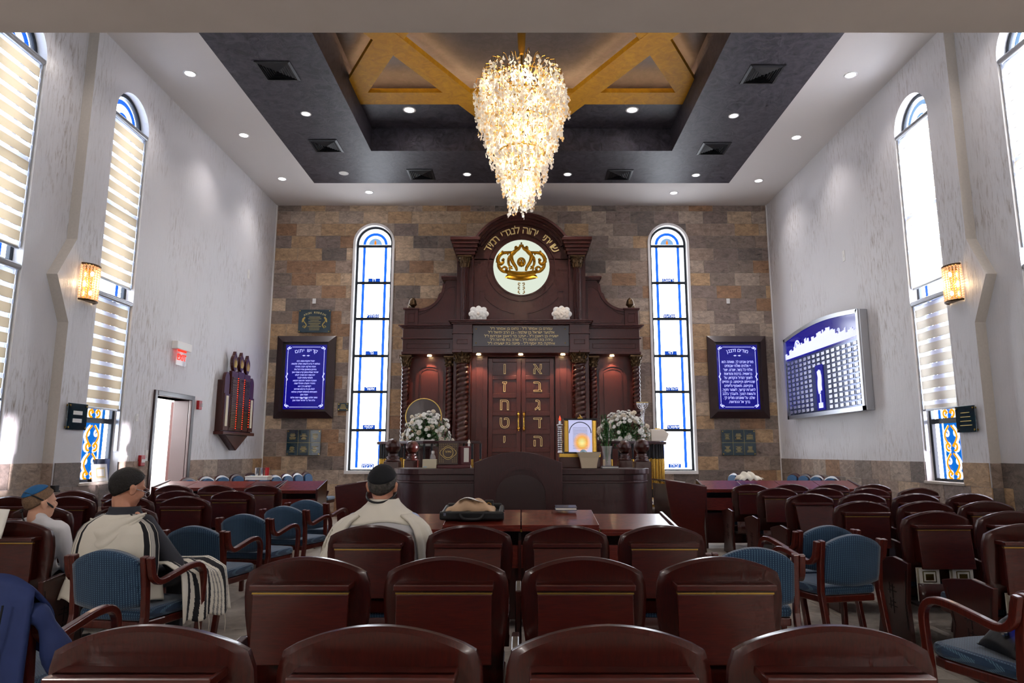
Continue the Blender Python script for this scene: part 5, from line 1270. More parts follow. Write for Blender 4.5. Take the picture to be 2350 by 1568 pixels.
# aluminium memorial board on the right wall
cy, W_ = 12.9, 3.30; t = on_right('jerusalem_memorial_board', 'large aluminium memorial board with blue lit city skyline and rows of name plates', 'board', cy, 2.95)
def top(x, e=0): return .83+.14*math.cos(x/(W_/2)*PI/2*.95)-e
xs = [-W_/2+W_*i/24 for i in range(25)]
m = MB(); m.prism([(-W_/2, -.86), (W_/2, -.86)]+[(x, top(x)) for x in reversed(xs)], -.14, 0, 'aluminium'); m.build('case', t, bevel=.01)
e = .075; m = MB()
xs2 = [x*(W_/2-e)/(W_/2) for x in xs]
MB().prism([(-W_/2+e, .36), (W_/2-e, .36)]+[(x, top(x, e)) for x in reversed(xs2)], -.150, -.141, 'board_blue').build('glass_face', t); MB().box(-W_/2+e, W_/2-e, -.148, -.141, -.86+e, .36, 'board_slate').build('plate_field', t)
m = MB()
for i in range(len(xs)-1):
    if True: m.prism([(xs[i], top(xs[i])), (xs[i+1], top(xs[i+1])), (xs2[i+1], top(xs2[i+1], e)), (xs2[i], top(xs2[i], e))], -.17, -.14, 'aluminium')
m.box(-W_/2, -W_/2+e, -.17, -.14, -.86, .84, 'aluminium').box(W_/2-e, W_/2, -.17, -.14, -.86, .84, 'aluminium').box(-W_/2, W_/2, -.17, -.14, -.86, -.86+e, 'aluminium'); m.build('frame_rim', t)
random.seed(11); m = MB(); x = -W_/2+e; pts = [(x, .40)]; hh = .5
while x < W_/2-e-.06:
    c = x/(W_/2); base = .56+.12*math.cos(c*2.2)+.03*math.sin(x*5)
    st = random.choice((.05, .08, .12)); z = base+random.choice((-.03, 0, .03, .05)); pts += [(x, z), (x+st, z+random.choice((0, 0, .02)))]; x += st
pts += [(W_/2-e, .6), (W_/2-e, .40)]
m.prism(pts[::-1], -.156, -.151, 'board_text')
for c, r in ((-.95, .13), (.1, .06), (.9, .05)): arch_ring(m, (c, .60), r*.75, r, -.158, -.151, 'board_text', n=14)
m.build('etched_skyline', t)
np_ = MB().box(-.062, .062, -.158, -.151, -.030, .030, 'silver').build('name_plate', t); first = True
for i in range(15):
    for j in range(12):
        x, z = -1.46+.2085*i, -.72+.092*j
        if abs(x) < .25 and z < .10: continue
        o = np_ if first else np_.copy()
        if not first: COL.objects.link(o)
        first = False; o.location = (x, 0, z)
m = MB()
for i in range(15):
    for j in range(12):
        x, z = -1.46+.2085*i, -.72+.092*j
        if not (abs(x) < .25 and z < .10): m.box(x-.085, x-.072, -.157, -.151, z-.034, z+.020, 'dark_frame').box(x-.085, x-.05, -.157, -.151, z-.038, z-.032, 'dark_frame')
m.build('lamp_bracket', t)['kind'] = 'stuff'
cp = MB().box(-.17, .17, -.160, -.151, -.76, .10, 'board_blue').build('centre_panel', t)
m = MB()
for dx, dz, tl, wd_ in ((-.05, -.3, .12, .05), (.0, -.28, -.02, .055), (.05, -.3, .10, .05), (-.02, -.42, -.1, .09), (.06, -.38, -.05, .06)): ribbon(m, [(dx+tl*.2*math.sin(q*.6), dz+.045*q) for q in range(7)], wd_, -.166, -.160, 'board_text')
m.box(-.02, .02, -.166, -.16, -.62, -.45, 'board_text').box(-.09, .09, -.166, -.16, -.72, -.62, 'board_text'); m.build('etched_hand', cp)
# wall sconces
def sconce(on, y, z, label):
    t = on('wall_sconce', label, 'sconce', y, z, 'crystal wall sconces'); R = .155
    def pt(a, zz, r=R): return (r*math.cos(a), -.0-.75*r*math.sin(a)-.01, zz)
    for zz in (-.24, .24):
        m = MB(); m.tube([pt(PI*i/14, zz) for i in range(15)], .014, 'bronze', 8); m.prism([(p[0], p[1]) for p in [pt(PI*i/14, 0, R*.99) for i in range(15)]], zz-.006, zz+.006, 'bronze', 'z'); m.build('gallery_rim', t)
    for i in range(11):
        a = PI*i/10; m = MB()
        for j in range(14): z0 = -.225+.0325*j; p = pt(a, z0+.016); m.ball((p[0], p[1], p[2]), .0155, 'crystal_amber', 6, (1, 1, 1.05))
        m.build('crystal_strand', t, smooth=True)
    MB().box(-.1, .1, -.012, 0, -.22, .22, 'brass').build('back_plate', t); m = MB()
    for zz in (-.13, .13): m.ball((0, -.06, zz), .022, 'bulb_warm', 10, (1, 1, 1.6))
    m.build('bulb', t)
    sx = -1 if on is on_left else 1
    point('sconce_glow', (sx*(XW-.07), y, z), 7.0, (1, .68, .36), .04)
plain('crystal_amber', '#e6b890', .1, 0, .8, alpha=.7, emit='#ffcf9a', es=.15)
sconce(on_left, 8.88, 3.63, 'crystal wall sconce glowing amber on the exit-door wall'); sconce(on_right, 8.9, 3.63, 'crystal wall sconce glowing amber on the memorial-board wall')
# things on the low window sill, exit-door wall
def sill(y): return (-XW-.02, y, 1.003)
t = thing('framed_certificate', 'white framed certificate leaning in the low window by the seated man', 'frame', (-XW-.05, 9.68, 1.003), PI/2); t.rotation_euler = (-.16, 0, PI/2)
MB().box(-.17, .17, -.01, .01, 0, .24, 'white_plastic').build('frame', t, bevel=.003); MB().box(-.12, .12, -.013, -.01, .04, .20, 'cream_card').box(-.09, .09, -.014, -.012, .06, .18, 'gold_paint').box(-.08, .08, -.0155, -.0135, .07, .17, 'paper').build('sheet', t)
t = thing('dark_book_box', 'dark box standing behind the framed certificate on the sill', 'box', (-XW-.12, 9.82, 1.003), PI/2); MB().box(-.16, .13, -.02, .05, 0, .31, 'navy_book').build('box', t, bevel=.004)

# ================================================================ CHANDELIER
ch = thing('crystal_chandelier', 'tapering cascade chandelier of pale shell discs on a brass rod', 'chandelier', (0, 9.6, 0))
random.seed(5)
MB().lathe([(.07, ZU), (.07, ZU-.05), (.055, ZU-.42), (.035, ZU-.52), (.0001, ZU-.53)], (0, 0, 0), 'brass', 20).build('canopy', ch, smooth='auto')
MB().tube([(0, 0, ZU-.38), (0, 0, 5.4)], .014, 'brass', 10).build('rod', ch)
CT, CB = 7.27, 4.85
def cr(z):                                        # radius of the cascade at height z
    for (za, ra), (zb2, rb) in zip(((7.06, .46), (6.92, .64), (6.7, .71), (6.2, .56), (5.8, .44), (5.45, .30), (5.15, .20), (4.8, .08)), ((6.92, .64), (6.7, .71), (6.2, .58), (5.8, .44), (5.45, .30), (5.15, .20), (4.8, .08), (4.5, .03))):
        if za >= z >= zb2: return ra+(rb-ra)*(za-z)/(za-zb2)
    return .05
for z in (6.95, 6.6, 6.25, 5.8, 5.45):
    r = cr(z)*.78; m = MB(); m.tube([(r*math.cos(2*PI*i/24), r*math.sin(2*PI*i/24), z) for i in range(25)], .012, 'brass', 6)
    for k in range(4): m.tube([(0, 0, z), (r*math.cos(k*PI/2), r*math.sin(k*PI/2), z)], .009, 'brass', 6)
    m.build('hoop', ch)
for z, n_, r in ((6.8, 6, .45), (6.5, 5, .36), (6.05, 4, .28), (5.65, 3, .18), (5.3, 2, .1)):
    for k in range(n_):
        a = 2*PI*k/n_+z; x, y = r*math.cos(a), r*math.sin(a); MB().ball((x, y, z), .028, 'bulb_warm', 8, (1, 1, 1.5)).build('bulb', ch); point('chandelier_bulb', (x, 9.6+y, z-.06), CHAND_W, (1, .88, .70), .05)
brm, dm = MB(), {}
def disc_at(c, r, nx, ny, mat, tilt):
    m = dm.setdefault(mat, MB()); n = Vector((nx, ny, tilt)).normalized(); u = n.cross(Vector((0, 0, 1))).normalized(); v = n.cross(u); c = Vector(c)
    k = 6; vs = [c+n*r*.22]+[c+(u*math.cos(2*PI*i/k)+v*math.sin(2*PI*i/k))*r for i in range(k)]
    m.add(vs, [(0, 1+i, 1+(i+1) % k) for i in range(k)], mat)
zt = 7.04; layer = 0
while zt > 5.12:
    R = cr(zt-.1); n_ = max(4, int(2*PI*R/.085))
    for k in range(n_):
        a = 2*PI*(k+random.random()*.7)/n_; rr = R*random.uniform(.90, 1.02) if layer % 2 == 0 else R*random.uniform(.5, .92)
        L_ = random.uniform(.28, .5) if zt > 5.6 else random.uniform(.25, .42); x, y = rr*math.cos(a), rr*math.sin(a); z0 = zt+random.uniform(-.05, .05)
        ix, iy = .7*x, .7*y
        brm.tube([(ix, iy, z0+.02), ((ix+x)/2, (iy+y)/2, z0+.09), (x*.97, y*.97, z0+.07), (x, y, z0-.02)], .005, 'brass', 4)
        z = z0-.02
        while z > z0-L_:
            an = random.uniform(0, 2*PI); r = random.uniform(.020, .030)
            q = (x+random.uniform(-.02, .02), y+random.uniform(-.02, .02), z); mx = random.random()
            disc_at(q, r, math.cos(an), math.sin(an), 'shell' if mx < .8 else 'shell_amber', random.uniform(-.3, .3)); z -= random.uniform(.022, .034)
    zt -= .13; layer += 1
for mat, m in dm.items(): o = m.build('shell_disc', ch, smooth=False); o['kind'] = 'stuff'
o = brm.build('branch', ch); o['kind'] = 'stuff'

# ================================================================ FLOWERS
def blossom_mesh(kind):
    m = MB()
    if kind == 'mum':
        for lay, (n_, R, tz) in enumerate(((12, .034, .004), (10, .026, .012), (7, .015, .018))):
            for i in range(n_):
                a = 2*PI*(i+.5*lay)/n_; u = Vector((math.cos(a), math.sin(a), 0)); v = Vector((-math.sin(a), math.cos(a), 0)); z = Vector((0, 0, 1))
                m.add([u*.003, u*R*.6+v*.006+z*tz*.5, u*R+z*tz, u*R*.6-v*.006+z*tz*.5], [(0, 1, 2, 3)], 'petal_white')
        m.ball((0, 0, .006), .010, 'petal_white', 6)
    else:
        for lay, (n_, R, h) in enumerate(((6, .034, .02), (5, .026, .034), (4, .016, .042))):
            for i in range(n_):
                a = 2*PI*(i+.5*lay)/n_
                m.grid(lambda p, q: (R*(.35+.65*q**.6)*math.cos(a+(p-.5)*1.5), R*(.35+.65*q**.6)*math.sin(a+(p-.5)*1.5), h*q-.012+.004*math.cos((p-.5)*3)), 4, 3, 'petal_cream')
        m.ball((0, 0, .006), .014, 'petal_cream', 6)
    return m
def arrangement(x, y, z, label, seed, sx_=1.0):
    rnd = random.Random(seed); t = thing('flower_arrangement', label, 'flowers', (x, y, z))
    MB().lathe([(.0001, 0), (.14, 0), (.17, .06), (.18, .10), (.0001, .10)], (0, 0, 0), 'white_plastic', 18).build('bowl', t, smooth='auto')
    mum, rose = blossom_mesh('mum'), blossom_mesh('rose'); m0 = mum.build('blossom', t); r0 = rose.build('rose_blossom', t, smooth=True); pts = []
    lv = MB()
    tries = 0
    while len(pts) < 150 and tries < 9000:
        tries += 1
        th = rnd.uniform(0, 2*PI); ph = rnd.uniform(-.15, PI/2); R = rnd.uniform(.80, 1.0)
        d = Vector((.43*sx_*math.cos(th)*math.cos(ph), .28*math.sin(th)*math.cos(ph), .12+.44*math.sin(max(ph, -.1))))*R
        if d.z < .04 or any((d-p).length < .036 for p in pts): continue
        pts.append(d)
    for i, d in enumerate(pts):
        src = r0 if rnd.random() < .14 else m0; o = src.copy(); COL.objects.link(o); o.location = d; n = Vector((d.x/.3, d.y/.2-.25, (d.z-.1)/.35)).normalized(); o.rotation_euler = n.to_track_quat('Z', 'Y').to_euler(); s_ = rnd.uniform(1.0, 1.5); o.scale = (s_, s_, s_)
    m0.location = (0, -.1, .2); r0.location = (.05, -.12, .16)
    for i in range(1300):
        th = rnd.uniform(0, 2*PI); ph = rnd.uniform(-.3, PI/2); R = rnd.uniform(.35, 1.04); d = Vector((.42*sx_*math.cos(th)*math.cos(ph), .27*math.sin(th)*math.cos(ph), .10+.40*math.sin(ph)))*R
        if d.z < .01: continue
        n = Vector((rnd.uniform(-1, 1), rnd.uniform(-1, .2), rnd.uniform(0, 1))).normalized(); u = n.cross(Vector((0, 0, 1))).normalized(); v = n.cross(u); L_ = rnd.uniform(.03, .06)
        lv.add([d, d+v*L_*.5+u*L_*.2, d+v*L_, d+v*L_*.5-u*L_*.2], [(0, 1, 2, 3)], 'leaf_green')
    o = lv.build('leaves', t); o['kind'] = 'stuff'; m = MB()
    for d in pts[::2]: m.tube([(0, 0, .08), tuple(d*.5+Vector((0, 0, .03))), tuple(d)], .004, 'leaf_green', 4)
    o = m.build('stems', t); o['kind'] = 'stuff'
YF = 11.15
def stand(x, label):
    t = thing('flower_stand', label, 'stand', (x, YF, .56)); MB().box(-.24, .24, -.16, .16, .90, .935, 'mahogany_bimah').build('top', t, bevel=.006); MB().box(-.05, .05, -.05, .05, .04, .90, 'mahogany_bimah').build('column', t); MB().box(-.2, .2, -.15, .15, 0, .04, 'mahogany_bimah').build('foot', t, bevel=.006)
xl_ = at(985, 784, YF)[0]; xr_ = at(1428, 784, YF)[0]
stand(xl_, 'dark pedestal under the flowers on the exit-door side of the ark'); stand(xr_, 'dark pedestal under the flowers on the board side of the ark')
arrangement(xl_, YF, 1.503, 'full white chrysanthemum and cream rose arrangement on the exit-door side of the ark', 3)
arrangement(xr_, YF, 1.52, 'tall white flower arrangement on the memorial-board side of the ark', 8)
t = thing('wrapped_platter', 'dark round platter with a gilt rim standing behind the flowers', 'platter', (at(975, 784, 11.7)[0], 11.75, .56+.0)); MB().lathe([(.0001, .02), (.30, .0), (.31, .03), (.0001, .04)], (0, 0, 1.45), 'maroon_frame', 28, 'y').build('platter', t, smooth='auto'); MB().tube([(.305*math.cos(2*PI*i/36), 0, 1.45+.305*math.sin(2*PI*i/36)) for i in range(37)], .010, 'gold_paint', 6).build('gilt_rim', t, smooth=True); MB().box(-.12, .12, .0, .1, 0, 1.15, 'mahogany_bimah').build('easel', t)
# glass vase with greens on the bimah
t = thing('glass_vase', 'tall glass vase of leafy green stems on the reading desk', 'vase', (bx(1388), YBm+.02, ZB+.026)); MB().lathe([(.0001, 0), (.055, 0), (.05, .03), (.045, .12), (.062, .21), (.068, .235)], (0, 0, 0), 'glass_clear', 18).build('glass', t, smooth=True)
m = MB(); rnd = random.Random(2); lv = MB()
for i in range(22):
    a = rnd.uniform(0, 2*PI); r = rnd.uniform(.02, .11); tx_, ty_, tz_ = r*math.cos(a)-.01, r*.7*math.sin(a), rnd.uniform(.36, .62); m.tube([(0, 0, .02), (tx_*.3, ty_*.3, .22), (tx_, ty_, tz_)], .003, 'leaf_green', 4)
    for k in range(26):
        f = rnd.uniform(.45, 1.0); d = Vector((tx_*f, ty_*f, .22+(tz_-.22)*f)); n = Vector((rnd.uniform(-1, 1), rnd.uniform(-1, 0), rnd.uniform(-.3, 1))).normalized(); u = n.cross(Vector((.2, 0, 1))).normalized(); v = n.cross(u); L_ = rnd.uniform(.018, .035)
        lv.add([d, d+v*L_*.5+u*L_*.25, d+v*L_, d+v*L_*.5-u*L_*.25], [(0, 1, 2, 3)], 'leaf_green')
o = m.build('stems', t); o['kind'] = 'stuff'; o = lv.build('leaves', t); o['kind'] = 'stuff'
# menorah-like silver stand on the right of the ark platform
t = thing('silver_candelabrum', 'tall silver candelabrum beside the flowers on the board side', 'candelabrum', (at(1470, 784, 11.9)[0], 11.9, .56))
m = MB(); m.lathe([(.14, 0), (.12, .03), (.03, .08), (.02, .5), (.035, .55), (.018, .6), (.018, 1.3), (.035, 1.34), (.02, 1.38), (.03, 1.52), (.045, 1.56), (.02, 1.6), (.02, 1.66), (.0001, 1.67)], (0, 0, 0), 'silver', 14); m.build('stem', t, smooth='auto')
for k in range(3):
    r = .03+.03*k
    MB().tube([(-r, 0, 1.66)]+[(r*math.cos(PI+PI*i/8), 0, 1.66+r*.9*math.sin(PI+PI*i/8)) for i in range(9)], .006, 'silver', 6).build('arm', t)
m = MB()
for k in range(7): m.lathe([(.012, 0), (.015, .03), (.0001, .03)], (-.09+.03*k, 0, 1.66), 'silver', 8)
m.build('candle_cup', t); m = MB()
for k in range(7): m.ball((-.09+.03*k, 0, 1.70), .011, 'gold_letter', 6)
m.build('candle', t)
t = thing('stone_laver', 'pale marble casket on the railing end at the board side', 'box', (2.20, 11.15, .60)); MB().prism([(-.12, .98), (.12, .98), (.17, 1.1), (.08, 1.17), (-.12, 1.17)], -.09, .09, 'petal_cream').build('casket', t, bevel=.01); MB().box(-.04, .04, -.02, .02, 1.17, 1.19, 'brass').build('lid_knob', t)

# ================================================================ THINGS ON DESKS AND SEATS
t = thing('black_document_bag', 'open black leather bag with tan prayer cloth on the centre desk', 'bag', (at(1090, 784, 6.0)[0], 6.05, .862)); t.rotation_euler = (math.radians(5), 0, 0)
m = MB(); m.box(-.26, .26, -.19, .19, 0, .035, 'black_leather').box(-.27, .27, -.21, -.17, 0, .07, 'black_leather').box(-.26, -.22, -.19, .19, 0, .065, 'black_leather').box(.22, .26, -.19, .19, 0, .065, 'black_leather').box(-.24, .24, .16, .2, 0, .08, 'black_leather'); m.build('bag_body', t, bevel=.015)
MB().tube(S3([(-.1, -.20, .05), (-.07, -.245, .02), (0, -.255, .015), (.07, -.245, .02), (.1, -.20, .05)], 16), .012, 'black_leather', 8).build('handle', t, smooth=True); MB().box(-.235, -.215, -.212, -.208, .035, .06, 'chrome').box(.24, .27, -.1, -.08, .05, .058, 'chrome').build('clasp', t)
t2 = thing('tan_prayer_pouch', 'crumpled tan cloth pouch spilling from the black bag', 'pouch', (at(1085, 784, 6.0)[0], 6.05, .905)); MB().grid(lambda u, v: ((u-.5)*.42, (v-.5)*.30, .10*math.sin(PI*u)**.7*math.sin(PI*v)**.5+.012*math.sin(u*17+v*5)), 26, 14, 'tan_cloth').build('cloth', t2, smooth=True, solid=.006); MB().grid(lambda u, v: ((u-.5)*.22, -.04+(v-.5)*.12, .107+.01*math.sin(u*6)-.1*(u-.5)**2), 10, 6, 'paper').build('paper_fold', t2, smooth=True)
t = thing('gold_embroidered_pouch', 'small black pouch with gold embroidery beside the tan cloth', 'pouch', (at(1125, 784, 6.1)[0], 6.12, .905)); MB().box(-.04, .04, -.02, .03, 0, .085, 'black_leather').build('pouch', t, bevel=.01); m = MB(); arch_ring(m, (0, .045), .015, .022, -.023, -.018, 'brass', 0, 360, 14); m.build('emblem', t)
t = thing('navy_prayer_book', 'navy prayer book lying flat on the centre desk', 'book', (at(1294, 784, 6.3)[0], 6.27, .900)); t.rotation_euler = (math.radians(5), 0, 0); MB().box(-.095, .095, -.07, .07, 0, .004, 'navy_book').box(-.095, .095, -.07, .07, .022, .026, 'navy_book').build('cover', t); MB().box(-.09, .09, -.067, .067, .004, .022, 'paper').build('pages', t)
t = thing('white_shawl', 'white fringed shawl bundled on the sloping desk below the memorial board', 'shawl', (at(1703, 784, 10.6)[0], 10.68, .99)); MB().grid(lambda u, v: ((u-.5)*.34+.02*math.sin(v*9), (v-.5)*.26, .11*math.sin(PI*u)**.6*math.sin(PI*v)**.6+.02*math.sin(u*22)*math.sin(PI*u)), 26, 12, 'wool_cream').build('cloth', t, smooth=True, solid=.008)
m = MB()
for k in range(9): m.tube([(.15, -.08+.02*k, .02), (.19, -.09+.022*k, .03), (.22, -.1+.024*k, -.0+.01)], .004, 'wool_cream', 4)
m.build('fringe', t)
t = thing('white_box', 'flat white box on the exit-door side desk', 'box', (at(607, 784, 10.6)[0], 10.7, .985)); MB().box(-.17, .17, -.1, .1, 0, .045, 'white_plastic').box(-.175, .175, -.105, .105, .045, .06, 'paper').build('carton', t, bevel=.004)
for k, (px_, mt, nm, lb) in enumerate(((607, 'chrome', 'silver_cup', 'silver cup behind the white box, nearer the door'), (618, 'chrome', 'silver_cup', 'silver cup behind the white box, next to the red cup'), (629, 'red_plastic', 'red_cup', 'red cup behind the white box'))):
    t = thing(nm, lb, 'cup', (at(px_, 784, 10.85)[0], 10.88, .995)); MB().lathe([(.0001, 0), (.028, 0), (.031, .10), (.033, .17)], (0, 0, 0), mt, 14).build('cup', t, smooth='auto'); MB().tube([(.033*math.cos(q*PI/6), .033*math.sin(q*PI/6), .17) for q in range(13)], .004, mt, 5).build('rim', t)
# books in the racks behind some seats
def rack_book(x, y, z, label, rz=0.0, h=.24):
    t = thing('prayer_book', label, 'book', (x, y, z), rz, 'books in the seat racks'); MB().box(-.075, .075, -.022, -.018, 0, h, 'paper').box(-.075, .075, .018, .022, 0, h, 'paper').build('cover', t); MB().box(-.07, .072, -.018, .018, .004, h-.004, 'cream_card').build('pages', t)
    MB().box(-.05, .05, -.0235, -.022, .14, h-.02, 'brass').box(-.043, .043, -.0245, -.0235, .147, h-.027, 'paper').box(-.03, .03, -.0255, -.0245, .155, h-.04, 'brass').build('gilt_border', t)
def rk(y): return y+.12-.13
rack_book(3.02, rk(5.30), .312, 'white gilt-bordered prayer book in the fifth-row rack, aisle side'); rack_book(3.27, rk(5.30), .312, 'second white prayer book in the same rack, at the end by the wall')
rack_book(3.03, rk(4.36), .312, 'white prayer book in the rack of the rear row beside the black bag'); rack_book(-.41, rk(3.0)-.0, .312, 'pale prayer book standing in the rack under a lid of the second centre row')
# black bag on the armchair at the picture edge
t = thing('black_cloth_bag', 'crumpled black cloth bag with a shiny blue buckle on the armchair seat', 'bag', (2.42, 3.44, .468)); MB().grid(lambda u, v: ((u-.5)*.34, (v-.5)*.26, .17*math.sin(PI*u)**.6*math.sin(PI*v)**.6+.025*math.sin(u*13+v*9)*math.sin(PI*u)), 24, 16, 'black_leather').build('bag', t, smooth=True, solid=.01); MB().ball((-.12, -.05, .13), .022, 'blue_glint', 8, (1, .5, .8)).ball((-.14, -.04, .09), .018, 'chrome', 8).build('buckle', t); MB().tube([(-.08, -.08, .12), (-.14, -.12, .04), (-.12, -.1, .0)], .02, 'black_leather', 6).build('strap', t, smooth=True)  # the buckle's blue glint is put in as a glowing ball
# navy jacket draped over the near armchair
t = thing('navy_jacket', 'navy suit jacket hung over the near armchair back', 'jacket', (-2.27, 3.28, 0), math.radians(-4))
def jk(u, v):
    a = (u-.5)*2; top_ = .905-.07*abs(a)**4
    if v < .5: f = v/.5; z = top_-.62*(1-f)**1.0; y = -.40+.02*math.sin(u*22)*(1-f)-.03*math.sin(PI*u)-.02*(f)*0; y += .05*f
    else: f = (v-.5)/.5; z = top_-.30*f; y = -.35+.12*math.sin(PI/2*min(1, f*2))-.03*math.sin(PI*u)
    x = a*(.33-.02*math.sin(PI*v)+.0*v); z += .012*math.sin(u*9); return (x, y, z)
MB().grid(jk, 36, 30, 'jacket_navy').build('jacket_back', t, smooth=True, solid=.02)
MB().tube(S3([(.27, -.32, .77), (.325, -.30, .72), (.36, -.26, .60), (.365, -.2, .46), (.35, -.14, .32)], 16), [.024+.026*min(1,i/6)+.012*math.sin(i*.9) for i in range(17)], 'jacket_navy', 12).build('sleeve', t, smooth=True)
m = MB(); m.tube([(.24, -.42, .80), (.225, -.425, .6), (.215, -.425, .35)], .004, 'wool_black', 5); m.build('vent_seam', t)
# ================================================================ PEOPLE
def blob(name, prims, mat, parent, voxel=.009, smooth=4, matfn=None):
    bm = bmesh.new()
    for p in prims:
        if p[0] == 'e':
            _, c, r = p[:3]; M = Matrix.Translation(Vector(c)) @ (p[3].to_4x4() if len(p) > 3 else Matrix.Identity(4)) @ Matrix.Diagonal((r[0], r[1], r[2], 1)); bmesh.ops.create_uvsphere(bm, u_segments=18, v_segments=12, radius=1, matrix=M)
        else:
            _, a, ra, b, rb = p; a, b = Vector(a), Vector(b); d = b-a
            M = Matrix.Translation((a+b)/2) @ d.to_track_quat('Z', 'Y').to_matrix().to_4x4(); bmesh.ops.create_cone(bm, cap_ends=True, segments=14, radius1=ra, radius2=rb, depth=d.length, matrix=M)
            for c, r in ((a, ra), (b, rb)): bmesh.ops.create_uvsphere(bm, u_segments=14, v_segments=8, radius=r, matrix=Matrix.Translation(c))
    me = bpy.data.meshes.new('tmp'); bm.to_mesh(me); bm.free(); o = bpy.data.objects.new('tmp', me)
    q = o.modifiers.new('r', 'REMESH'); q.mode = 'VOXEL'; q.voxel_size = voxel; q = o.modifiers.new('s', 'SMOOTH'); q.iterations = smooth; q.factor = .5
    m2 = evaluated(o); bpy.data.objects.remove(o); m2.name = name
    m2.materials.clear(); m2.materials.append(MATS[mat]); m2.polygons.foreach_set('use_smooth', [True]*len(m2.polygons))
    r = bpy.data.objects.new(name, m2); COL.objects.link(r); r.parent = parent; return r
def person(label, x, y, rz, head, s=1.0, yaw=0, pitch=0, skin='skin', arms=None, headroll=0, drop=.20, hs=1.13):
    """seated figure facing +Y. head = (x, y, z) of the head centre in the figure's own space"""
    t = thing('person', label, 'person', (x, y, 0), rz)
    Rm = Euler((-pitch, headroll, yaw)).to_matrix(); H = Vector(head)
    def h(p): return tuple(H+Rm @ (Vector(p)*s*hs))
    def he(c, r): return ('e', h(c), tuple(k*s*hs for k in r), Rm)
    hz = H.z-drop            # shoulder height
    pr = [he((0, -.012, .022), (.074, .094, .088)), he((0, .012, -.035), (.062, .075, .080)), he((0, .045, -.080), (.036, .038, .028)), he((0, .088, -.012), (.012, .022, .022)), he((0, .094, -.022), (.014, .014, .010)), he((0, .078, -.058), (.024, .012, .006)), he((0, .076, -.066), (.02, .012, .006)), he((0, .07, .022), (.055, .018, .012))]
    for q in (-1, 1): pr += [he((q*.079, -.008, -.012), (.010, .022, .034)), he((q*.084, -.018, .002), (.010, .018, .020)), he((q*.04, .062, -.025), (.022, .02, .024))]
    nb = Vector((H.x*.5, H.y-.055*s, hz+.03)); pr += [('c', h((0, -.025, -.07)), .050*s, tuple(nb), .058*s)]
    ch_ = Vector((0, .0, hz-.14*s)); pr += [('e', tuple(ch_), (.165*s, .105*s, .19*s)), ('e', (0, 0, hz-.35*s), (.15*s, .11*s, .17*s)), ('e', (0, .02, .565), (.17*s, .13*s, .10*s)), ('c', (-.15*s, -.0, hz-.02), .055*s, (.15*s, 0, hz-.02), .055*s), ('c', (-.07*s, -.0, hz+.01), .05*s, (.07*s, 0, hz+.01), .05*s)]
    for q in (-1, 1):
        pr += [('c', (q*.09*s, .02, .555), .085*s, (q*.11*s, .44*s, .53), .062*s), ('c', (q*.11*s, .44*s, .53), .058*s, (q*.11*s, .44*s, .09), .038*s), ('c', (q*.11*s, .42*s, .05), .038*s, (q*.12*s, .58*s, .035), .03*s)]
    A = arms or {}
    def hand(w, d, q):
        """palm, four unequal bent fingers and a thumb off the side of the palm"""
        w, d = Vector(w), Vector(d).normalized(); side = Vector((1, 0, 0))*q; side = (side-d*side.dot(d)).normalized(); up_ = d.cross(side)*q
        up_ = Vector((0, 0, 1)) if abs(up_.z) < .1 else up_*(1 if up_.z > 0 else -1); o = [('e', tuple(w+d*.045*s), (.040*s, .046*s, .018*s), d.to_track_quat('Y', 'Z').to_matrix())]
        for i, L_ in enumerate((.062, .074, .070, .055)):
            b = w+d*.078*s+side*(.030-.020*i)*s; k1 = b+d*L_*.55*s-up_*.006; k2 = k1+d*L_*.4*s-up_*.022*s; o += [('c', tuple(b), .0088*s, tuple(k1), .008*s), ('c', tuple(k1), .008*s, tuple(k2), .007*s)]
        b = w+d*.02*s-side*.03*s; k1 = b+d*.035*s-side*.022*s-up_*.005; k2 = k1+d*.03*s-up_*.012; o += [('c', tuple(b), .012*s, tuple(k1), .0095*s), ('c', tuple(k1), .0095*s, tuple(k2), .008*s)]
        return o
    sleeves = []
    for q in (-1, 1):
        sh, el, wr = A.get(q, ((q*.185*s, 0, hz-.03), (q*.25*s, .03, hz-.30*s), (q*.09*s, .26*s, hz-.36*s)))
        pr += [('c', sh, .048*s, el, .040*s), ('c', el, .038*s, wr, .026*s)]+hand(wr, Vector(wr)-Vector(el), -q); sleeves += [('c', sh, .062*s, el, .054*s), ('c', el, .053*s, tuple(Vector(el)+(Vector(wr)-Vector(el))*.9), .038*s)]
    blob('body', pr, skin, t, .0075)
    return t, h, Rm, H, hz, sleeves
def cap(m, h, radii, thmax, mat, off=1.0, c=(0, -.012, .022), nu=36, nv=12, th0=0, axis=None, jit=0):
    """patch of an ellipsoid from the crown down to thmax(azimuth); azimuth 0 is the face side"""
    def fn(u, v):
        az = 2*PI*u; th = th0+(math.radians(thmax(az))-th0)*v; n = Vector((math.sin(th)*math.sin(az), math.sin(th)*math.cos(az), math.cos(th)))
        if axis: n = axis @ n
        k = off+jit*math.sin(az*13+th*9)*math.sin(th*17); return h((c[0]+n.x*radii[0]*k, c[1]+n.y*radii[1]*k, c[2]+n.z*radii[2]*k))
    m.grid(fn, nu, nv, mat)
def hairline(front, side, nape):
    def f(az):
        c = math.cos(az); return front+(side-front)*(1-max(0, c)) if c > 0 else side+(nape-side)*(-c)**.7
    return f
def interp(T, v):
    v = max(0, min(.99999, v))*(len(T)-1); i = int(v); f = v-i; f = f*f*(3-2*f)*.4+f*.6; return [a+(b-a)*f for a, b in zip(T[i], T[i+1])]
HR = (.079, .099, .093)
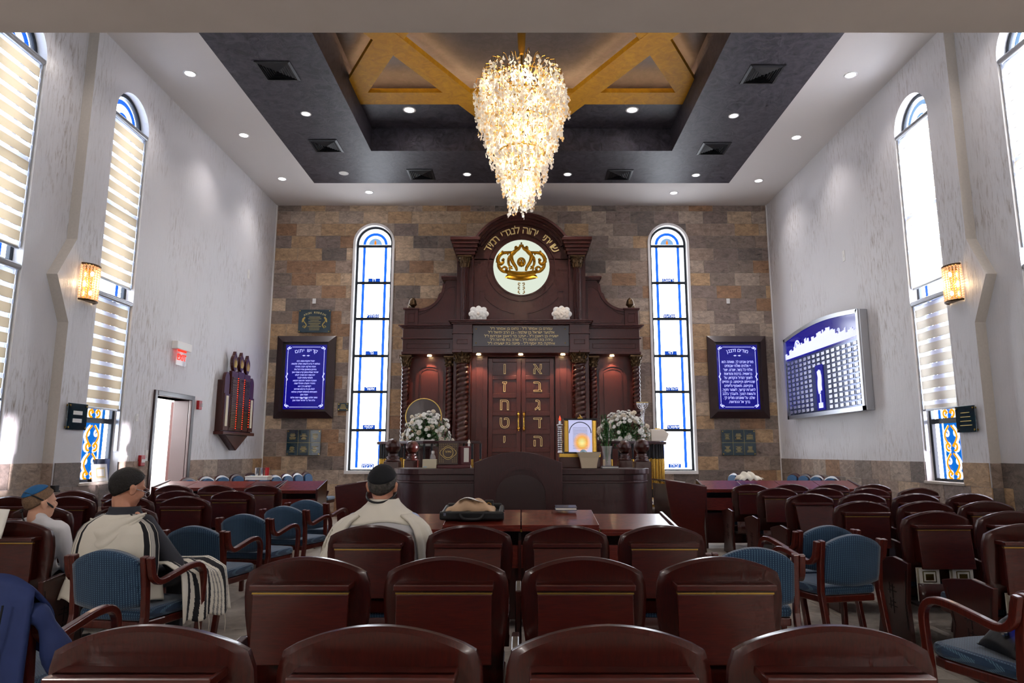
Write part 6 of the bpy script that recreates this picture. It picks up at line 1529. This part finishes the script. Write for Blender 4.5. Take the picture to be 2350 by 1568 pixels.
# --- man with the black skullcap and cream shawl, third centre row
t, h, R, H, hz, sl = person('seated man in a black skullcap and cream prayer shawl, seen from behind', -.90, 4.58, 0, (-.02, .03, 1.185), 1.0, .0, .05)
m = MB(); cap(m, h, HR, hairline(38, 92, 146), 'hair_grey', 1.02, jit=.006); m.build('hair', t, smooth=True, solid=.006)
m = MB(); cap(m, h, HR, lambda a: 70, 'kippah_black', 1.08, axis=Euler((math.radians(30), 0, 0)).to_matrix(), nv=10); m.build('skullcap', t, smooth=True, solid=.005)
m = MB(); m.tube([h((.083*math.sin(a), -.02+.088*math.cos(a)*1.12, -.045+.05*math.cos(a))) for a in [2*PI*i/30 for i in range(31)]], .006, 'black_leather', w=.010, up=(0, 0, 1)); m.box(*(0,)*6, 'black_leather') if False else None
m.build('head_strap', t, smooth=True)
shirt = [('e', (0, 0, hz-.15), (.185, .125, .20)), ('e', (0, 0, hz-.36), (.175, .13, .18)), ('c', (-.16, 0, hz-.03), .065, (.16, 0, hz-.03), .065), ('c', (0, -.01, hz), .075, (0, 0, hz+.045), .066)]+sl
blob('shirt', shirt, 'shirt_blue', t, .011, 5)
trs = [('e', (0, .02, .57), (.18, .13, .105))]+[x for q in (-1, 1) for x in (('c', (q*.09, .02, .56), .094, (q*.115, .43, .545), .075), ('c', (q*.115, .44, .545), .073, (q*.115, .44, .13), .055))]
blob('trousers', trs, 'trousers', t, .012, 4)
blob('shoes', [x for q in (-1, 1) for x in (('c', (q*.115, .42, .055), .045, (q*.125, .60, .04), .038),)], 'black_leather', t, .009)
PROF = [(hz+.10, .072, .070), (hz+.055, .085, .085), (hz+.02, .135, .10), (hz-.015, .205, .118), (hz-.06, .255, .135), (hz-.14, .295, .15), (hz-.26, .325, .165), (hz-.40, .34, .18), (hz-.52, .345, .19)]
def shell_fn(prof, u0, u1, fold=.008, off=0, nf=9, seed=0, cy=0):
    def fn(u, v):
        ph = u0+(u1-u0)*u; z, W, D = interp(prof, v); sx_, cx_ = math.sin(ph), math.cos(ph)
        k = 1+fold*8*v**.5*(.5*math.sin(ph*nf+seed+v*3)+.35*math.sin(ph*nf*1.9+seed*2-v*2)+.3*math.sin(ph*3.1+v*5+seed))*.35
        x = (W+off)*k*math.copysign(abs(sx_)**.9, sx_); y = cy-(D+off)*k*math.copysign(abs(cx_)**.85, cx_)
        return (x, y, z+.012*math.sin(ph*4+seed)*v)
    return fn
m = MB(); m.grid(shell_fn(PROF, -2.5, 2.5, .016, .018), 90, 34, 'wool_satin'); m.build('prayer_shawl', t, smooth=True, solid=.012)
for q in (-1, 1):
    u0, u1 = (q*.72, q*1.28); PF = PROF[2:8]
    m = MB(); m.grid(shell_fn(PF, u0, u1+q*.1, .016, .055, 14, seed=q+2), 24, 24, 'wool_cream'); m.build('shoulder_fold', t, smooth=True, solid=.02)
    m = MB()
    for k in range(10):
        f = shell_fn(PF, u1, u1, .0, .055); p0 = Vector(f(0, .18+.05*k)); p1 = p0+Vector((q*.02, -.02, -.02)); p2 = p1+Vector((q*.008*math.sin(k), -.012, -.04-.01*math.sin(k*2))); m.tube([p0, p1, p2], .004, 'wool_cream', 5)
    m.build('knotted_fringe', t, smooth=True)
m = MB(); m.grid(shell_fn([(hz+.115, .060, .058), (hz+.085, .074, .076), (hz+.045, .115, .10), (hz+.01, .165, .115), (hz-.03, .22, .13)], -2.2, 2.2, .004, .028, 5, 1), 50, 10, 'wool_cream'); m.build('shawl_collar', t, smooth=True, solid=.014)
# --- man in the striped shawl, armchair
t, h, R, H, hz, sl = person('man in a black striped prayer shawl bowing over his lap in an armchair', -2.66, 4.70, math.radians(-10), (-.03, .05, 1.16), 1.0, math.radians(-24), .28, arms={1: ((.19, .0, .90), (.33, .10, .66), (.14, .33, .62)), -1: ((-.19, 0, .90), (-.26, .05, .62), (-.06, .30, .60))})
m = MB(); cap(m, h, HR, hairline(34, 96, 150), 'hair_black', 1.035, jit=.01); m.build('hair', t, smooth=True, solid=.01)
m = MB(); cap(m, h, HR, lambda a: 36, 'kippah_brown', 1.075, axis=Euler((math.radians(-12), 0, 0)).to_matrix(), nv=8); m.build('skullcap', t, smooth=True, solid=.004)
m = MB()
for q in (-1, 1): m.tube([h((q*.084, -.01, .0)), h((q*.082, .06, -.004)), h((q*.062, .10, -.006))], .0025, 'chrome', 6); m.tube([h((q*.036+.024*math.cos(a), .108, -.010+.018*math.sin(a))) for a in [2*PI*i/14 for i in range(15)]], .0022, 'chrome', 6)
m.tube([h((-.012, .11, -.005)), h((.012, .11, -.005))], .002, 'chrome', 6); m.build('glasses', t, smooth=True)
blob('dark_shirt', [('e', (0, 0, hz-.15), (.185, .125, .20)), ('e', (0, 0, hz-.33), (.175, .13, .18)), ('c', (-.16, 0, hz-.03), .068, (.16, 0, hz-.03), .068)]+[('c', (.18, 0, .90), .070, (.33, .10, .665), .060), ('c', (.33, .10, .665), .060, (.19, .28, .63), .046), ('c', (-.18, 0, .90), .07, (-.26, .05, .62), .058), ('c', (-.26, .05, .62), .055, (-.10, .25, .60), .045)], 'shirt_charcoal', t, .011, 5)
m = MB(); m.grid(shell_fn([(hz+.085, .072, .070), (hz+.05, .078, .078), (hz+.02, .10, .095), (hz-.01, .13, .105)], -2.3, 2.3, .0, .012), 40, 8, 'shirt_charcoal'); m.build('collar', t, smooth=True, solid=.01)
blob('trousers', trs, 'trousers', t, .012, 4); blob('shoes', [('c', (q*.115, .42, .055), .045, (q*.125, .60, .04), .038) for q in (-1, 1)], 'black_leather', t, .009)
P2 = [(hz+.035, .10, .095), (hz+.005, .17, .12), (hz-.03, .235, .14), (hz-.08, .275, .155), (hz-.16, .30, .165), (hz-.27, .31, .17), (hz-.38, .31, .175)]
def stripe(u, v):
    ph = -2.1+(1.38+2.1)*u
    for a, b in ((.93, 1.06), (1.23, 1.37), (-.62, -.50), (-1.0, -.84), (-1.30, -1.20)):
        if a < ph < b: return 'wool_black'
    for a, b in ((1.10, 1.125), (1.145, 1.17), (1.19, 1.215), (-.80, -.77), (-.73, -.70)):
        if a < ph < b: return 'wool_grey'
    return 'wool_cream'
m = MB(); m.grid(shell_fn(P2, -2.1, 1.38, .020, .02, 7, 4), 220, 30, 'wool_cream', stripe); m.build('striped_shawl', t, smooth=True, solid=.010)
# the shawl's gathered fold hanging across the back
def hood(u, v):
    a = (u-.5)*2; x = .02+a*(.205-.04*v); z = hz+.03+.02*a-(.02+.20*v)*math.cos(a*PI/2*.96)**1.2-.05*v; y = -.135-.045*math.sin(PI*v)*math.cos(a*PI/2)-.02*v+.06*abs(a)**2+.006*math.sin(v*17+a*3)
    return (x, y, z)
m = MB(); m.grid(hood, 36, 22, 'wool_cream'); m.build('shawl_back_fold', t, smooth=True, solid=.010)
# lower part gathered on the seat and over the thigh
def lower(u, v):
    a = -1.9+3.5*u; return (.33*math.sin(a)*(1+.12*v)+.015*math.sin(a*11)*v, -.02-.20*math.cos(a)*(1+.1*v)+.015*math.cos(a*9)*v, .60-.13*v+.01*math.sin(a*7))
m = MB(); m.grid(lower, 60, 10, 'wool_cream', lambda u, v: 'wool_black' if .03 < u < .06 or .09 < u < .11 else 'wool_cream'); m.build('shawl_skirt', t, smooth=True, solid=.01)
def lap(u, v):
    # u across from the waist out over the knee, v down the outer side
    x = .14+.30*min(1, v*2.2)+.07*v+.018*math.sin(u*16+v*2)*v; y = -.02+.46*u+.10*v*(u-.2); z = .70-.02*math.cos(v*3)-.58*max(0, v-.28)**1.15-.03*u+.012*math.sin(u*15); return (x, y, z)
def ls(u, v):
    w = u+.035*math.sin(v*7); 
    for a, b in ((.10, .17), (.24, .31), (.38, .44), (.52, .58), (.80, .90)):
        if a < w < b: return 'wool_black'
    for a, b in ((.63, .65), (.68, .70), (.73, .75), (.93, .95)):
        if a < w < b: return 'wool_grey'
    return 'wool_cream'
m = MB(); m.grid(lap, 120, 40, 'wool_cream', ls); m.build('shawl_over_knee', t, smooth=True, solid=.008)
m = MB()
for k in range(3): p = Vector(lap(.3+.25*k, 1)); m.tube([p, p+Vector((.01, 0, -.06)), p+Vector((0, .01, -.13))], .003, 'wool_cream', 5)
m.build('corner_tassel', t)
# --- boy with the blue skullcap
t, h, R, H, hz, sl = person('boy in a blue skullcap with black head straps and a white shirt', -3.345, 4.86, 0, (-.015, .03, 1.055), .90, math.radians(-32), .02, 'skin_pale', drop=.155)
m = MB(); cap(m, h, HR, hairline(46, 92, 138), 'hair_short', 1.008); m.build('hair', t, smooth=True, solid=.003)
m = MB(); cap(m, h, HR, lambda a: 52, 'kippah_blue', 1.07, axis=Euler((math.radians(30), 0, 0)).to_matrix(), nv=9); m.build('skullcap', t, smooth=True, solid=.004)
m = MB(); AX = Euler((math.radians(-32), 0, 0)).to_matrix()
m.tube([h(tuple(Vector((0, -.012, .01))+AX @ Vector((.083*math.sin(a), .108*math.cos(a), 0)))) for a in [2*PI*i/30 for i in range(31)]], .005, 'black_leather', w=.010, up=(0, 0, 1)); m.build('head_strap', t, smooth=True)
m = MB(); c = Vector(h((0, .075, .085))); m.box(c.x-.02, c.x+.02, c.y-.02, c.y+.02, c.z-.012, c.z+.03, 'black_leather').box(c.x-.026, c.x+.026, c.y-.026, c.y+.026, c.z-.016, c.z-.006, 'black_leather'); m.build('prayer_box', t, bevel=.002)
m = MB(); k_ = Vector(h((0, -.108, -.05))); m.ball(tuple(k_), .014, 'black_leather', 8).tube([k_, k_+Vector((.02, -.01, -.05)), k_+Vector((.05, 0, -.11))], .005, 'black_leather', 6); m.build('strap_knot', t)
s = .9
blob('white_shirt', [('e', (0, 0, hz-.14), (.165, .115, .18)), ('e', (0, 0, hz-.30), (.155, .12, .17)), ('c', (-.135, 0, hz-.025), .066, (.135, 0, hz-.025), .066), ('c', (-.05, -.01, hz), .066, (.05, -.01, hz), .066), ('c', (0, -.01, hz+.01), .066, (0, 0, hz+.035), .062)]+sl, 'shirt_white', t, .011, 5)
blob('trousers', [('e', (0, .02, .565), (.155, .12, .10))]+[x for q in (-1, 1) for x in (('c', (q*.08, .02, .555), .082, (q*.10, .40, .53), .065), ('c', (q*.10, .40, .53), .062, (q*.10, .39, .12), .048))], 'trousers', t, .012)
blob('shoes', [('c', (q*.10, .37, .05), .04, (q*.105, .53, .035), .033) for q in (-1, 1)], 'black_leather', t, .009)
# open book edge held at the picture's left border
t = thing('open_prayer_book', 'open white book propped on the pew back at the picture edge', 'book', (-3.385, 4.455, .955)); t.rotation_euler = (math.radians(78), 0, math.radians(-8))
MB().grid(lambda u, v: ((u-.5)*.26, (v-.5)*.18, .02*abs(math.sin((u-.5)*PI*2))), 12, 4, 'paper').build('page', t, smooth=True, solid=.01)
bpy.data.scenes.remove(TS)
